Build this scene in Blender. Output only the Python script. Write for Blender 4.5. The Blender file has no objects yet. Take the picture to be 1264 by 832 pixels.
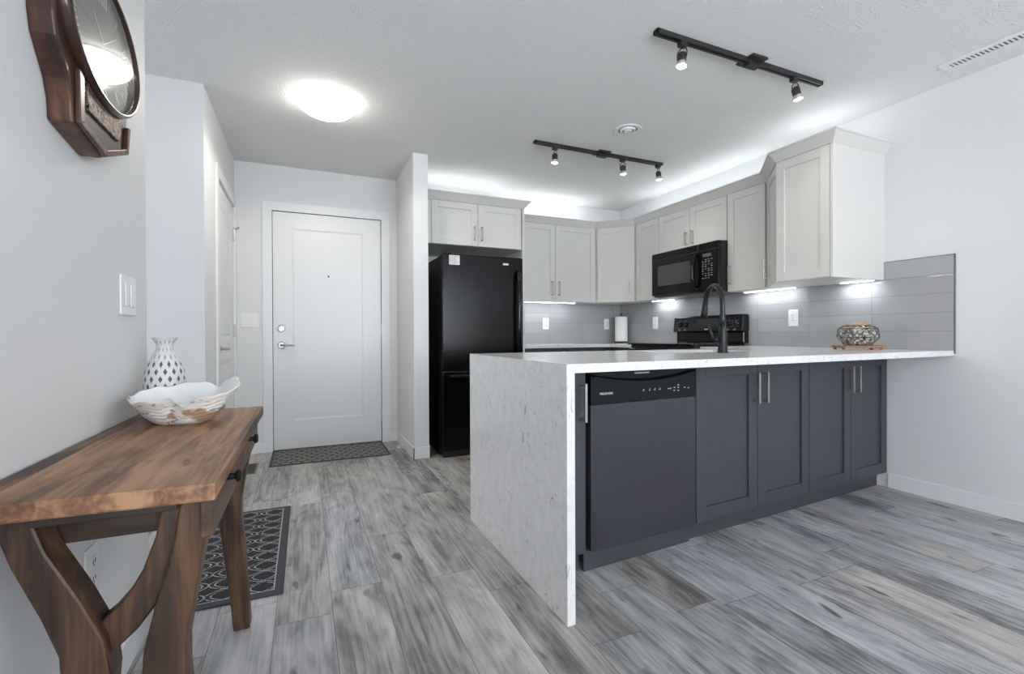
import bpy, bmesh, math, random
from mathutils import Vector, Matrix
random.seed(7)
PI = math.pi
sc = bpy.context.scene
C = sc.collection

# ---------------------------------------------------------------- camera
CAM_H = 0.99; FPX = 582.9; YAW = 0.4145; PITCH = -0.0051; ROLL = -0.0039
fwd0 = Vector((math.sin(YAW), math.cos(YAW), 0)); right0 = Vector((math.cos(YAW), -math.sin(YAW), 0)); up0 = Vector((0, 0, 1))
fwd = fwd0*math.cos(PITCH) + up0*math.sin(PITCH)
upv = up0*math.cos(PITCH) - fwd0*math.sin(PITCH)
cx_ = right0*math.cos(ROLL) + upv*math.sin(ROLL)
cy_ = upv*math.cos(ROLL) - right0*math.sin(ROLL)
cam_d = bpy.data.cameras.new('camera'); cam = bpy.data.objects.new('camera', cam_d); C.objects.link(cam)
M = Matrix((cx_, cy_, -fwd)).transposed().to_4x4(); M.translation = Vector((0, 0, CAM_H))
cam.matrix_world = M
cam_d.sensor_fit = 'HORIZONTAL'; cam_d.sensor_width = 36; cam_d.lens = FPX/1264*36; cam_d.clip_start = 0.02
sc.camera = cam

# ---------------------------------------------------------------- world, exposure
w = bpy.data.worlds.new('world'); sc.world = w; w.use_nodes = True
w.node_tree.nodes['Background'].inputs[0].default_value = (0.75, 0.85, 1.0, 1)
w.node_tree.nodes['Background'].inputs[1].default_value = 1.0
sc.view_settings.view_transform = 'Standard'; sc.view_settings.look = 'None'
sc.view_settings.gamma = 1.0; sc.view_settings.use_curve_mapping = False
sc.view_settings.exposure = 0.48

def area(name, loc, size, power, color, rot=(0, 0, 0), spread=PI):
    d = bpy.data.lights.new(name, 'AREA'); d.shape = 'RECTANGLE'; d.size, d.size_y = size
    d.energy = power; d.color = color; d.spread = spread
    o = bpy.data.objects.new(name, d); o.location = loc; o.rotation_euler = rot; C.objects.link(o); return o
COOL = (0.93, 0.965, 1.0); LED = (0.90, 0.97, 1.0); WARM = (1.0, 0.90, 0.78)
# daylight through the living room window, plus added side fill for left-facing faces (rear wall y=-3.2)
area('daylight_rear', (1.9, -3.12, 1.45), (2.4, 1.8), 128, COOL, (PI/2+0.85, 0, 0))
area('fill_rear_side', (-1.2, -3.12, 1.45), (1.8, 1.8), 105, COOL, (PI/2+0.65, 0, 0))
# cool fill added at the unseen corridor end to brighten the waterfall panel
area('fill_corridor', (-2.36, 2.2, 1.45), (1.6, 1.6), 14, COOL, (PI/2, 0, -PI/2))
# LED strips on top of the upper cabinets
area('led_above_fridge', (1.36, 4.30, 2.16), (0.80, 0.05), 1.3, LED, (PI, 0, 0))
area('led_above_back', (2.40, 4.47, 2.16), (0.95, 0.05), 1.5, LED, (PI, 0, 0))
area('led_above_right', (3.31, 3.30, 2.16), (0.05, 1.5), 1.6, LED, (PI, 0, 0))
area('led_above_end', (3.20, 2.10, 2.16), (0.05, 0.45), 0.65, LED, (PI, 0, 0))
area('led_under_back', (2.30, 4.47, 1.322), (0.8, 0.03), 0.75, LED)
area('led_under_corner', (3.36, 3.78, 1.322), (0.03, 0.28), 0.45, LED)
area('led_under_right', (3.36, 2.62, 1.322), (0.03, 0.42), 0.5, LED)
area('led_under_end', (3.36, 1.96, 1.322), (0.03, 0.2), 0.45, LED)

# ---------------------------------------------------------------- node helpers
def new_mat(name):
    m = bpy.data.materials.new(name); m.use_nodes = True
    return m, m.node_tree, m.node_tree.nodes['Principled BSDF']
def simple(name, col, rough=0.5, metal=0.0, spec=0.5, coat=0.0, emit=None, es=0.0):
    m, nt, b = new_mat(name)
    b.inputs['Base Color'].default_value = (*col, 1); b.inputs['Roughness'].default_value = rough
    b.inputs['Metallic'].default_value = metal; b.inputs['Specular IOR Level'].default_value = spec
    b.inputs['Coat Weight'].default_value = coat
    if emit: b.inputs['Emission Color'].default_value = (*emit, 1); b.inputs['Emission Strength'].default_value = es
    return m
class NB:
    def __init__(s, nt): s.nt = nt
    def node(s, t, **k):
        n = s.nt.nodes.new(t)
        for a, v in k.items(): setattr(n, a, v)
        return n
    def put(s, sock, v):
        if isinstance(v, bpy.types.NodeSocket): s.nt.links.new(v, sock)
        else: sock.default_value = v
    def m(s, op, a, b=0.0, c=0.0):
        n = s.node('ShaderNodeMath', operation=op)
        s.put(n.inputs[0], a); s.put(n.inputs[1], b); s.put(n.inputs[2], c); return n.outputs[0]
    def obj(s):
        t = s.node('ShaderNodeTexCoord'); x = s.node('ShaderNodeSeparateXYZ'); s.nt.links.new(t.outputs['Object'], x.inputs[0])
        return t.outputs['Object'], x.outputs[0], x.outputs[1], x.outputs[2]
    def vec(s, x, y, z):
        n = s.node('ShaderNodeCombineXYZ'); s.put(n.inputs[0], x); s.put(n.inputs[1], y); s.put(n.inputs[2], z); return n.outputs[0]
    def noise(s, v, scale, detail=3, rough=0.5, dist=0.0):
        n = s.node('ShaderNodeTexNoise'); s.put(n.inputs['Vector'], v); n.inputs['Scale'].default_value = scale
        n.inputs['Detail'].default_value = detail; n.inputs['Roughness'].default_value = rough; n.inputs['Distortion'].default_value = dist
        return n.outputs['Fac']
    def white(s, v):
        n = s.node('ShaderNodeTexWhiteNoise', noise_dimensions='3D'); s.put(n.inputs['Vector'], v); return n.outputs['Value']
    def ramp(s, f, stops, interp='LINEAR'):
        n = s.node('ShaderNodeValToRGB'); s.put(n.inputs[0], f); cr = n.color_ramp; cr.interpolation = interp
        while len(cr.elements) < len(stops): cr.elements.new(0.5)
        for e, (p, c) in zip(cr.elements, stops):
            e.position = p; e.color = (*c, 1) if len(c) == 3 else c
        return n.outputs['Color']
    def mix(s, f, a, b, blend='MIX'):
        n = s.node('ShaderNodeMix', data_type='RGBA', blend_type=blend)
        s.put(n.inputs[0], f)
        s.put(n.inputs[6], (*a, 1) if isinstance(a, tuple) and len(a) == 3 else a)
        s.put(n.inputs[7], (*b, 1) if isinstance(b, tuple) and len(b) == 3 else b)
        return n.outputs[2]
    def bump(s, h, strength, dist, bsdf):
        n = s.node('ShaderNodeBump'); s.put(n.inputs['Height'], h); n.inputs['Strength'].default_value = strength
        n.inputs['Distance'].default_value = dist; s.nt.links.new(n.outputs[0], bsdf.inputs['Normal'])

# ---------------------------------------------------------------- materials
def wall_mat(name, col, scale=90, st=0.12, dist=0.002, rough=0.6):
    m, nt, b = new_mat(name); n = NB(nt); v, x, y, z = n.obj()
    b.inputs['Base Color'].default_value = (*col, 1); b.inputs['Roughness'].default_value = rough
    b.inputs['Specular IOR Level'].default_value = 0.3
    n.bump(n.noise(v, scale, 4), st, dist, b); return m
MW = wall_mat('wall_paint', (0.74, 0.745, 0.75))
MTRIM = simple('trim_paint', (0.80, 0.81, 0.82), 0.35)
MDOOR = simple('door_paint', (0.78, 0.79, 0.80), 0.35)
def ceil_mat():
    m, nt, b = new_mat('ceiling_texture'); n = NB(nt); v, x, y, z = n.obj()
    b.inputs['Base Color'].default_value = (0.86, 0.86, 0.85, 1); b.inputs['Roughness'].default_value = 0.9
    b.inputs['Specular IOR Level'].default_value = 0.1
    h = n.m('ADD', n.m('MULTIPLY', n.noise(v, 100, 3, 0.6), 1.0), n.m('MULTIPLY', n.noise(v, 220, 2), 0.3))
    n.bump(h, 0.9, 0.012, b); return m
MCEIL = ceil_mat()
def floor_mat():
    m, nt, b = new_mat('plank_floor'); n = NB(nt); v, x, y, z = n.obj()
    W, L = 0.187, 1.22
    xr = n.m('DIVIDE', n.m('ADD', x, 0.098), W); row = n.m('FLOOR', xr); fx = n.m('FRACT', xr)
    off = n.m('MULTIPLY', n.white(n.vec(row, 3.3, 0)), L)
    yr = n.m('DIVIDE', n.m('ADD', y, off), L); pid = n.m('FLOOR', yr); fy = n.m('FRACT', yr)
    rnd = n.white(n.vec(row, pid, 1.0)); rnd2 = n.white(n.vec(row, pid, 7.0)); 
    sh = n.m('MULTIPLY', rnd, 37.0)
    # cathedral grain: stretched noise fed through a wave
    gv = n.vec(n.m('ADD', n.m('MULTIPLY', x, 8.0), sh), n.m('ADD', n.m('MULTIPLY', y, 1.1), sh), rnd2)
    big = n.noise(gv, 1.0, 4, 0.55, 0.7)
    fine = n.noise(n.vec(n.m('ADD', n.m('MULTIPLY', x, 85.0), sh), n.m('MULTIPLY', y, 2.6), rnd2), 1.0, 5, 0.65, 0.3)
    rings = n.m('FRACT', n.m('MULTIPLY', n.noise(n.vec(n.m('ADD', n.m('MULTIPLY', x, 5.5), sh), n.m('MULTIPLY', y, 0.7), rnd), 1.0, 2, 0.5, 0.4), 16.0))
    rings = n.m('ABSOLUTE', n.m('SUBTRACT', rings, 0.5))
    knots = n.noise(n.vec(n.m('ADD', n.m('MULTIPLY', x, 15.0), sh), n.m('MULTIPLY', y, 5.0), rnd2), 1.0, 2, 0.5, 0.2)
    blot = n.noise(n.vec(n.m('ADD', n.m('MULTIPLY', x, 13.0), sh), n.m('ADD', n.m('MULTIPLY', y, 3.6), sh), rnd2), 1.0, 5, 0.62, 0.5)
    t = n.m('ADD', n.m('MULTIPLY', n.m('SUBTRACT', big, 0.5), 0.75), 0.60)
    t = n.m('ADD', t, n.m('MULTIPLY', n.m('SUBTRACT', blot, 0.5), 1.1))
    t = n.m('ADD', t, n.m('MULTIPLY', n.m('SUBTRACT', fine, 0.5), 0.80))
    t = n.m('ADD', t, n.m('MULTIPLY', n.m('SUBTRACT', rings, 0.25), 0.30))
    t = n.m('ADD', t, n.m('MULTIPLY', n.m('SUBTRACT', rnd, 0.5), 0.26))
    col = n.ramp(t, [(0.0, (0.075, 0.073, 0.073)), (0.3, (0.17, 0.167, 0.167)), (0.55, (0.34, 0.336, 0.336)), (0.8, (0.48, 0.475, 0.47)), (1.0, (0.58, 0.57, 0.56))])
    tint = n.ramp(rnd2, [(0.0, (1.0, 0.96, 0.91)), (0.5, (1, 1, 1)), (1.0, (0.95, 0.98, 1.04))])
    col = n.mix(1.0, col, tint, 'MULTIPLY')
    kf = n.ramp(knots, [(0.66, (0, 0, 0)), (0.74, (1, 1, 1))])
    col = n.mix(n.m('MULTIPLY', kf, 0.75), col, (0.06, 0.052, 0.047))
    ex = n.m('MULTIPLY', n.m('MINIMUM', fx, n.m('SUBTRACT', 1.0, fx)), W)
    ey = n.m('MULTIPLY', n.m('MINIMUM', fy, n.m('SUBTRACT', 1.0, fy)), L)
    seam = n.m('LESS_THAN', n.m('MINIMUM', ex, ey), 0.0012)
    col = n.mix(n.m('MULTIPLY', seam, 0.75), col, (0.06, 0.06, 0.06))
    nt.links.new(col, b.inputs['Base Color'])
    b.inputs['Roughness'].default_value = 0.42; b.inputs['Specular IOR Level'].default_value = 0.4
    n.bump(n.m('SUBTRACT', fine, n.m('MULTIPLY', seam, 2.0)), 0.15, 0.001, b)
    return m
MFLOOR = floor_mat()
def tile_mat(axis, org):
    m, nt, b = new_mat('grey_tile_' + 'xy'[axis]); n = NB(nt); v, x, y, z = n.obj()
    a = (x, y)[axis]
    ar = n.m('DIVIDE', n.m('SUBTRACT', a, org), 0.4275); zr = n.m('DIVIDE', n.m('SUBTRACT', z, 0.889), 0.1108)
    fa = n.m('FRACT', ar); fz = n.m('FRACT', zr)
    r = n.white(n.vec(n.m('FLOOR', ar), n.m('FLOOR', zr), 0))
    e = n.m('MINIMUM', n.m('MULTIPLY', n.m('MINIMUM', fa, n.m('SUBTRACT', 1.0, fa)), 0.4275), n.m('MULTIPLY', n.m('MINIMUM', fz, n.m('SUBTRACT', 1.0, fz)), 0.1108))
    g = n.m('LESS_THAN', e, 0.0012)
    col = n.ramp(r, [(0, (0.335, 0.335, 0.345)), (1, (0.385, 0.385, 0.395))])
    col = n.mix(g, col, (0.20, 0.20, 0.21))
    nt.links.new(col, b.inputs['Base Color']); b.inputs['Roughness'].default_value = 0.13
    nt.links.new(n.m('ADD', n.m('MULTIPLY', g, 0.5), 0.13), b.inputs['Roughness'])
    h = n.m('ADD', n.m('MINIMUM', n.m('MULTIPLY', e, 200.0), 1.0), n.m('MULTIPLY', n.noise(v, 9, 2), 0.25))
    n.bump(h, 0.35, 0.0015, b); return m
def quartz_mat():
    m, nt, b = new_mat('white_quartz'); n = NB(nt); v, x, y, z = n.obj()
    s1 = n.noise(n.vec(n.m('MULTIPLY', x, 1.0), y, n.m('MULTIPLY', z, 0.55)), 46, 3, 0.6, 1.2)
    s2 = n.noise(v, 5, 3)
    f = n.ramp(s1, [(0.61, (0, 0, 0)), (0.67, (1, 1, 1))])
    f2 = n.m('MULTIPLY', f, n.ramp(s2, [(0.36, (0.05, 0.05, 0.05)), (0.62, (1, 1, 1))]))
    base = n.ramp(n.noise(v, 22, 4), [(0.3, (0.66, 0.66, 0.66)), (0.7, (0.74, 0.74, 0.74))])
    col = n.mix(n.m('MULTIPLY', f2, 0.85), base, (0.30, 0.30, 0.32))
    nt.links.new(col, b.inputs['Base Color']); b.inputs['Roughness'].default_value = 0.16
    return m
MQ = quartz_mat()
MUP = simple('upper_cabinet_paint', (0.66, 0.65, 0.625), 0.38)
MBASE = simple('charcoal_cabinet_paint', (0.047, 0.048, 0.060), 0.42)
MNICK = simple('brushed_nickel', (0.50, 0.48, 0.45), 0.30, 1.0)
MCHROME = simple('chrome', (0.45, 0.45, 0.46), 0.28, 1.0)
MBLK = simple('black_gloss', (0.004, 0.004, 0.005), 0.10, 0, 0.35)
MBLKM = simple('black_matte', (0.012, 0.012, 0.013), 0.45)
MTRACK = simple('track_black', (0.018, 0.018, 0.018), 0.4)
MWP = simple('white_plastic', (0.82, 0.82, 0.82), 0.3)
MDARK = simple('dark_gap', (0.02, 0.02, 0.02), 0.8)
MGREYTXT = simple('grey_print', (0.45, 0.45, 0.47), 0.5)
MWINGLASS = simple('smoked_glass', (0.055, 0.055, 0.057), 0.12)
MSLATE = simple('slate_steel', (0.070, 0.070, 0.088), 0.27, 0.6)
MSTEEL = simple('stainless_steel', (0.55, 0.55, 0.56), 0.28, 1.0)
def fridge_mat():
    m, nt, b = new_mat('textured_black'); n = NB(nt); v, x, y, z = n.obj()
    b.inputs['Base Color'].default_value = (0.003, 0.003, 0.004, 1); b.inputs['Roughness'].default_value = 0.12; b.inputs['Specular IOR Level'].default_value = 0.2
    n.bump(n.noise(v, 150, 2), 0.35, 0.002, b); return m
MFR = fridge_mat()
def emis(name, col, s): return simple(name, (0.9, 0.9, 0.9), 0.4, emit=col, es=s)
MLED = emis('led_diffuser', LED, 9.0)
MBULB = emis('halogen_bulb', (1.0, 0.93, 0.82), 40.0)
MDOME = emis('frosted_dome', (1.0, 0.95, 0.86), 11.0)
def wood_mat(name, dark, mid, light, axis='y', scale=1.0, strips=0.0, rough=0.42):
    m, nt, b = new_mat(name); n = NB(nt); v, x, y, z = n.obj()
    al, c1, c2 = {'y': (y, x, z), 'x': (x, y, z), 'z': (z, x, y)}[axis]
    sh = 0.0
    if strips:
        wob = n.m('MULTIPLY', n.m('SUBTRACT', n.noise(n.vec(al, c1, 0), 3.0, 1), 0.5), 0.01)
        row = n.m('FLOOR', n.m('DIVIDE', n.m('ADD', c1, wob), strips)); sh = n.m('MULTIPLY', n.white(n.vec(row, 0, 0)), 9.0)
    g = n.noise(n.vec(n.m('ADD', n.m('MULTIPLY', c1, 16.0*scale), sh), n.m('ADD', n.m('MULTIPLY', al, 2.2*scale), sh), n.m('MULTIPLY', c2, 16.0*scale)), 1.0, 4, 0.6, 0.9)
    f = n.noise(n.vec(n.m('MULTIPLY', c1, 95.0), n.m('MULTIPLY', al, 5.0), n.m('MULTIPLY', c2, 95.0)), 1.0, 4, 0.65)
    k = n.noise(n.vec(n.m('ADD', n.m('MULTIPLY', c1, 30.0), sh), n.m('MULTIPLY', al, 9.0), c2), 1.0, 2)
    t = n.m('ADD', n.m('ADD', n.m('MULTIPLY', n.m('SUBTRACT', g, 0.5), 2.1), 0.5), n.m('MULTIPLY', n.m('SUBTRACT', f, 0.5), 0.9))
    if strips: t = n.m('ADD', t, n.m('MULTIPLY', n.m('SUBTRACT', n.white(n.vec(row, 5, 0)), 0.5), 0.45))
    col = n.ramp(t, [(0.05, dark), (0.5, mid), (0.95, light)])
    col = n.mix(n.m('MULTIPLY', n.ramp(k, [(0.68, (0, 0, 0)), (0.76, (1, 1, 1))]), 0.65), col, dark)
    nt.links.new(col, b.inputs['Base Color']); b.inputs['Roughness'].default_value = rough
    n.bump(f, 0.15, 0.001, b); return m
MTOP = wood_mat('walnut_top', (0.030, 0.014, 0.008), (0.19, 0.088, 0.043), (0.40, 0.215, 0.115), 'y', 1.0, 0.075, 0.5)
MLEG = wood_mat('walnut_leg', (0.009, 0.004, 0.002), (0.048, 0.021, 0.010), (0.15, 0.072, 0.033), 'z', 0.9)
MAPR = wood_mat('walnut_apron', (0.014, 0.007, 0.005), (0.048, 0.024, 0.014), (0.11, 0.060, 0.034), 'x', 0.9)
MDRW = wood_mat('walnut_drawer', (0.030, 0.015, 0.009), (0.085, 0.043, 0.025), (0.17, 0.095, 0.055), 'y', 0.9)
MCLK = wood_mat('mahogany', (0.022, 0.010, 0.007), (0.075, 0.028, 0.016), (0.20, 0.085, 0.042), 'z', 0.7, 0, 0.36)

# ---------------------------------------------------------------- mesh helpers
def box(bm, x0, x1, y0, y1, z0, z1):
    vs = [bm.verts.new((x, y, z)) for x in (x0, x1) for y in (y0, y1) for z in (z0, z1)]
    for f in ((0, 1, 3, 2), (4, 6, 7, 5), (0, 4, 5, 1), (2, 3, 7, 6), (0, 2, 6, 4), (1, 5, 7, 3)):
        bm.faces.new([vs[i] for i in f])
    return vs
def prism(bm, pts, z0, z1, ax='z'):
    def P(a, b, c): return {'z': (a, b, c), 'x': (c, a, b), 'y': (a, c, b)}[ax]
    lo = [bm.verts.new(P(a, b, z0)) for a, b in pts]; hi = [bm.verts.new(P(a, b, z1)) for a, b in pts]
    bm.faces.new(lo[::-1]); bm.faces.new(hi)
    k = len(pts)
    for i in range(k): bm.faces.new((lo[i], lo[(i+1) % k], hi[(i+1) % k], hi[i]))
def tube(bm, pts, r, seg=12, caps=True, squash=None):
    pts = [Vector(p) for p in pts]; rs = r if isinstance(r, (list, tuple)) else [r]*len(pts)
    rings = []; prev = None
    for i, p in enumerate(pts):
        t = (pts[min(i+1, len(pts)-1)] - pts[max(i-1, 0)]).normalized()
        if prev is None:
            a = t.cross(Vector((0, 0, 1)));
            if a.length < 0.05: a = t.cross(Vector((0, 1, 0)))
            a.normalize()
        else: a = (prev - t*prev.dot(t)).normalized()
        prev = a; b2 = t.cross(a)
        rings.append([bm.verts.new(p + (a*math.cos(2*PI*k/seg) + b2*math.sin(2*PI*k/seg))*rs[i]) for k in range(seg)])
    for i in range(len(rings)-1):
        for k in range(seg): bm.faces.new((rings[i][k], rings[i][(k+1) % seg], rings[i+1][(k+1) % seg], rings[i+1][k]))
    if caps: bm.faces.new(rings[0][::-1]); bm.faces.new(rings[-1])
def lathe(bm, prof, seg=32, cx=0, cy=0, axis='z', caps=True):
    def P(a, b, c):
        return {'z': (cx+a, cy+b, c), 'x': (c, cx+a, cy+b), 'y': (cx+a, c, cy+b)}[axis]
    rings = [[bm.verts.new(P(r*math.cos(2*PI*k/seg), r*math.sin(2*PI*k/seg), z)) for k in range(seg)] for r, z in prof]
    for i in range(len(rings)-1):
        for k in range(seg): bm.faces.new((rings[i][k], rings[i][(k+1) % seg], rings[i+1][(k+1) % seg], rings[i+1][k]))
    if caps: bm.faces.new(rings[0][::-1]); bm.faces.new(rings[-1])
def sweep(bm, pts, wdt, hgt, axis='y'):
    """rectangular bar swept along pts in a plane; 'axis' is the constant width direction; wdt along axis, hgt in plane (list ok)"""
    pts = [Vector(p) for p in pts]; ax = Vector({'y': (0, 1, 0), 'x': (1, 0, 0), 'z': (0, 0, 1)}[axis])
    hs = hgt if isinstance(hgt, (list, tuple)) else [hgt]*len(pts)
    rings = []
    for i, p in enumerate(pts):
        t = (pts[min(i+1, len(pts)-1)] - pts[max(i-1, 0)]).normalized(); nrm = t.cross(ax).normalized()
        rings.append([bm.verts.new(p + ax*sx*wdt/2 + nrm*sn*hs[i]/2) for sx, sn in ((-1, -1), (1, -1), (1, 1), (-1, 1))])
    for i in range(len(rings)-1):
        for k in range(4): bm.faces.new((rings[i][k], rings[i][(k+1) % 4], rings[i+1][(k+1) % 4], rings[i+1][k]))
    bm.faces.new(rings[0][::-1]); bm.faces.new(rings[-1])
def obj(name, bm, mat, parent=None, bevel=0.0, smooth=False, segs=2, loc=None):
    bmesh.ops.recalc_face_normals(bm, faces=bm.faces)
    me = bpy.data.meshes.new(name); bm.to_mesh(me); bm.free()
    if smooth:
        for f in me.polygons: f.use_smooth = True
    o = bpy.data.objects.new(name, me); me.materials.append(mat); C.objects.link(o)
    if parent is not None: o.parent = parent
    if loc: o.location = loc
    if bevel:
        md = o.modifiers.new('bevel', 'BEVEL'); md.width = bevel; md.segments = segs; md.limit_method = 'ANGLE'; md.angle_limit = math.radians(40)
        md.harden_normals = False
    return o
def B(*boxes):
    bm = bmesh.new()
    for b in boxes: box(bm, *b)
    return bm
def cat(o, label, c, group=None):
    o['label'] = label; o['category'] = c
    if group: o['group'] = group
    return o
def thing(name, label, c, loc=(0, 0, 0), rz=0.0, group=None):
    o = bpy.data.objects.new(name, None); C.objects.link(o); o.location = loc; o.rotation_euler = (0, 0, rz)
    o.empty_display_size = 0.05
    return cat(o, label, c, group)
def struct(name, bm, mat, bevel=0.0, label=None, parent=None):
    o = obj(name, bm, mat, parent, bevel)
    if parent is None: o['kind'] = 'structure'
    if label: o['label'] = label
    return o
def text(name, s, size, mat, parent, loc, rot, ext=0.0006, align='LEFT'):
    cu = bpy.data.curves.new(name, 'FONT'); cu.body = s; cu.size = size; cu.extrude = ext; cu.align_x = align
    t = bpy.data.objects.new(name, cu); C.objects.link(t)
    bpy.context.view_layer.update()
    me = bpy.data.meshes.new_from_object(t.evaluated_get(bpy.context.evaluated_depsgraph_get()))
    bpy.data.objects.remove(t); bpy.data.curves.remove(cu)
    o = bpy.data.objects.new(name, me); me.materials.clear(); me.materials.append(mat); C.objects.link(o)
    o.parent = parent; o.location = loc; o.rotation_euler = rot
    return o

# ---------------------------------------------------------------- key dimensions
H = 2.44; XW = 3.432; XL = -0.493; YG = 3.2085; XH = -0.524; YE = 4.4986; XC0 = 0.80; XC1 = 0.9186; YC = 3.758; YK = 4.5995
YR = -3.2; YLE = 1.982; SLAB = 0.889; TH = 0.0313
DXL, DXR, DZ = -0.246, 0.657, 2.054

# ---------------------------------------------------------------- room shell
struct('floor', B((-2.6, XW+0.12, YR-0.12, 4.75, -0.08, 0)), MFLOOR)
struct('ceiling', B((-2.6, XW+0.12, YR-0.12, 4.75, H, H+0.1)), MCEIL)
struct('wall_right', B((XW, XW+0.12, YR, YK+0.12, 0, H)), MW)
struct('wall_left', B((XL-0.12, XL, -0.3, YLE, 0, H)), MW)
struct('wall_hall', B((-2.4, XH, YG, YG+0.1, 0, H), (XH-0.12, XH, YG+0.1, 3.645, 0, H), (XH-0.12, XH, 4.455, YE, 0, H), (XH-0.12, XH, 3.645, 4.455, 2.045, H)), MW)
struct('wall_corridor', B((-2.5, -2.4, -0.4, 1.4, 0, H), (-2.5, -2.4, 3.0, YG+0.1, 0, H), (-2.5, -2.4, 1.4, 3.0, 0, 0.6), (-2.5, -2.4, 1.4, 3.0, 2.3, H), (-2.4, XL-0.12, -0.4, -0.3, 0, H)), MW)
struct('wall_entry', B((XH-0.12, DXL-0.012, YE, YE+0.12, 0, H), (DXR+0.012, XC0, YE, YE+0.12, 0, H), (DXL-0.012, DXR+0.012, YE, YE+0.12, DZ+0.012, H)), MW)
struct('wall_column', B((XC0, XC1, YC, YK+0.12, 0, H)), MW)
struct('wall_back', B((XC1, XW, YK, YK+0.12, 0, H)), MW)
struct('wall_rear', B((-2.5, -2.1, YR-0.12, YR, 0, H), (-0.3, 0.3, YR-0.12, YR, 0, H), (3.1, XW, YR-0.12, YR, 0, H),
       (-2.1, -0.3, YR-0.12, YR, 0, 0.5), (-2.1, -0.3, YR-0.12, YR, 2.35, H), (0.3, 3.1, YR-0.12, YR, 0, 0.5), (0.3, 3.1, YR-0.12, YR, 2.35, H)), MW)
struct('wall_living', B((-2.6, -2.5, YR-0.12, -0.3, 0, H)), MW)
glass = simple('window_glass', (0.9, 0.95, 1), 0.0); glass.node_tree.nodes['Principled BSDF'].inputs['Transmission Weight'].default_value = 1.0
for k, (a, b2) in enumerate(((0.3, 3.1), (-2.1, -0.3))):  # the second, left window is added to go with the side fill
    mid = (a+b2)/2
    wf = struct('window_%d' % (k+1), B((a, a+0.05, YR-0.1, YR, 0.5, 2.35), (b2-0.05, b2, YR-0.1, YR, 0.5, 2.35), (a, b2, YR-0.1, YR, 0.5, 0.55), (a, b2, YR-0.1, YR, 2.3, 2.35), (mid-0.03, mid+0.03, YR-0.1, YR, 0.5, 2.35)), MTRIM)
    struct('window_pane', B((a+0.04, b2-0.04, YR-0.06, YR-0.05, 0.54, 2.31)), glass, parent=wf)

wf = struct('window_3', B((-2.5, -2.4, 1.4, 1.45, 0.6, 2.3), (-2.5, -2.4, 2.95, 3.0, 0.6, 2.3), (-2.5, -2.4, 1.45, 2.95, 0.6, 0.65), (-2.5, -2.4, 1.45, 2.95, 2.25, 2.3)), MTRIM)  # unseen window, added as a frame for the corridor fill
struct('window_pane', B((-2.46, -2.45, 1.44, 2.96, 0.64, 2.26)), glass, parent=wf)
# baseboards
BH, BT = 0.092, 0.0115
def base(name, *bx): return struct(name, B(*bx), MTRIM, 0.002)
base('baseboard_right', (XW-BT, XW, YR, 1.80, 0, BH))
base('baseboard_left', (XL, XL+BT, -0.3, YLE+BT, 0, BH), (XL-0.12, XL, YLE, YLE+BT, 0, BH))
base('baseboard_hall', (-2.4, XH+BT, YG-BT, YG, 0, BH), (XH, XH+BT, YG, 3.575, 0, BH))
base('baseboard_entry', (XH, -0.321, YE-BT, YE, 0, BH), (0.733, XC0, YE-BT, YE, 0, BH))
base('baseboard_column', (XC0-BT, XC0, YC-BT, YE, 0, BH), (XC0-BT, XC1+BT, YC-BT, YC, 0, BH), (XC1, XC1+BT, YC-BT, 4.5, 0, BH))

# entry door
CT = 0.014
trim = struct('trim_1', B((-0.321, DXL, YE-CT, YE, 0, 2.128), (DXR, 0.733, YE-CT, YE, 0, 2.128), (DXL, DXR, YE-CT, YE, DZ, 2.128)), MTRIM, 0.002, 'white casing round the entry door')
def panel_door(name, w_, h_, t_, panels, mat, inset=0.007, cham=0.012):
    """door slab in local coords: x 0..w, z 0..h, front face y=0 (towards -y), recessed panels"""
    bm = bmesh.new()
    xs = sorted({0, w_} | {p[0] for p in panels} | {p[1] for p in panels})
    zs = sorted({0, h_} | {p[2] for p in panels} | {p[3] for p in panels})
    for i in range(len(xs)-1):
        for j in range(len(zs)-1):
            xa, xb, za, zb = xs[i], xs[i+1], zs[j], zs[j+1]
            pan = [p for p in panels if p[0] <= xa and xb <= p[1] and p[2] <= za and zb <= p[3]]
            if not pan: bm.faces.new([bm.verts.new(q) for q in ((xa, 0, za), (xb, 0, za), (xb, 0, zb), (xa, 0, zb))])
    for (xa, xb, za, zb) in panels:
        o_ = [bm.verts.new(q) for q in ((xa, 0, za), (xb, 0, za), (xb, 0, zb), (xa, 0, zb))]
        c = cham
        n_ = [bm.verts.new(q) for q in ((xa+c, inset, za+c), (xb-c, inset, za+c), (xb-c, inset, zb-c), (xa+c, inset, zb-c))]
        for k in range(4): bm.faces.new((o_[k], o_[(k+1) % 4], n_[(k+1) % 4], n_[k]))
        bm.faces.new(n_)
    b0 = [bm.verts.new(q) for q in ((0, 0, 0), (w_, 0, 0), (w_, 0, h_), (0, 0, h_))]; b1 = [bm.verts.new(q) for q in ((0, t_, 0), (w_, t_, 0), (w_, t_, h_), (0, t_, h_))]
    for k in range(4): bm.faces.new((b0[k], b0[(k+1) % 4], b1[(k+1) % 4], b1[k]))
    bm.faces.new(b1[::-1])
    bmesh.ops.remove_doubles(bm, verts=bm.verts, dist=0.0002)
    return bm
def door_obj(name, bm, mat, loc, rz):
    o = obj(name, bm, mat); o.location = loc; o.rotation_euler = (0, 0, rz); o['kind'] = 'structure'; return o
dw = DXR-DXL
d1 = door_obj('door_1', panel_door('d', dw-0.008, DZ-0.014, 0.04, [(0.15, dw-0.165, 0.245, 1.905)], MDOOR, 0.006, 0.014), MDOOR, (DXL+0.004, YE+0.004, 0.010), 0)
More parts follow.
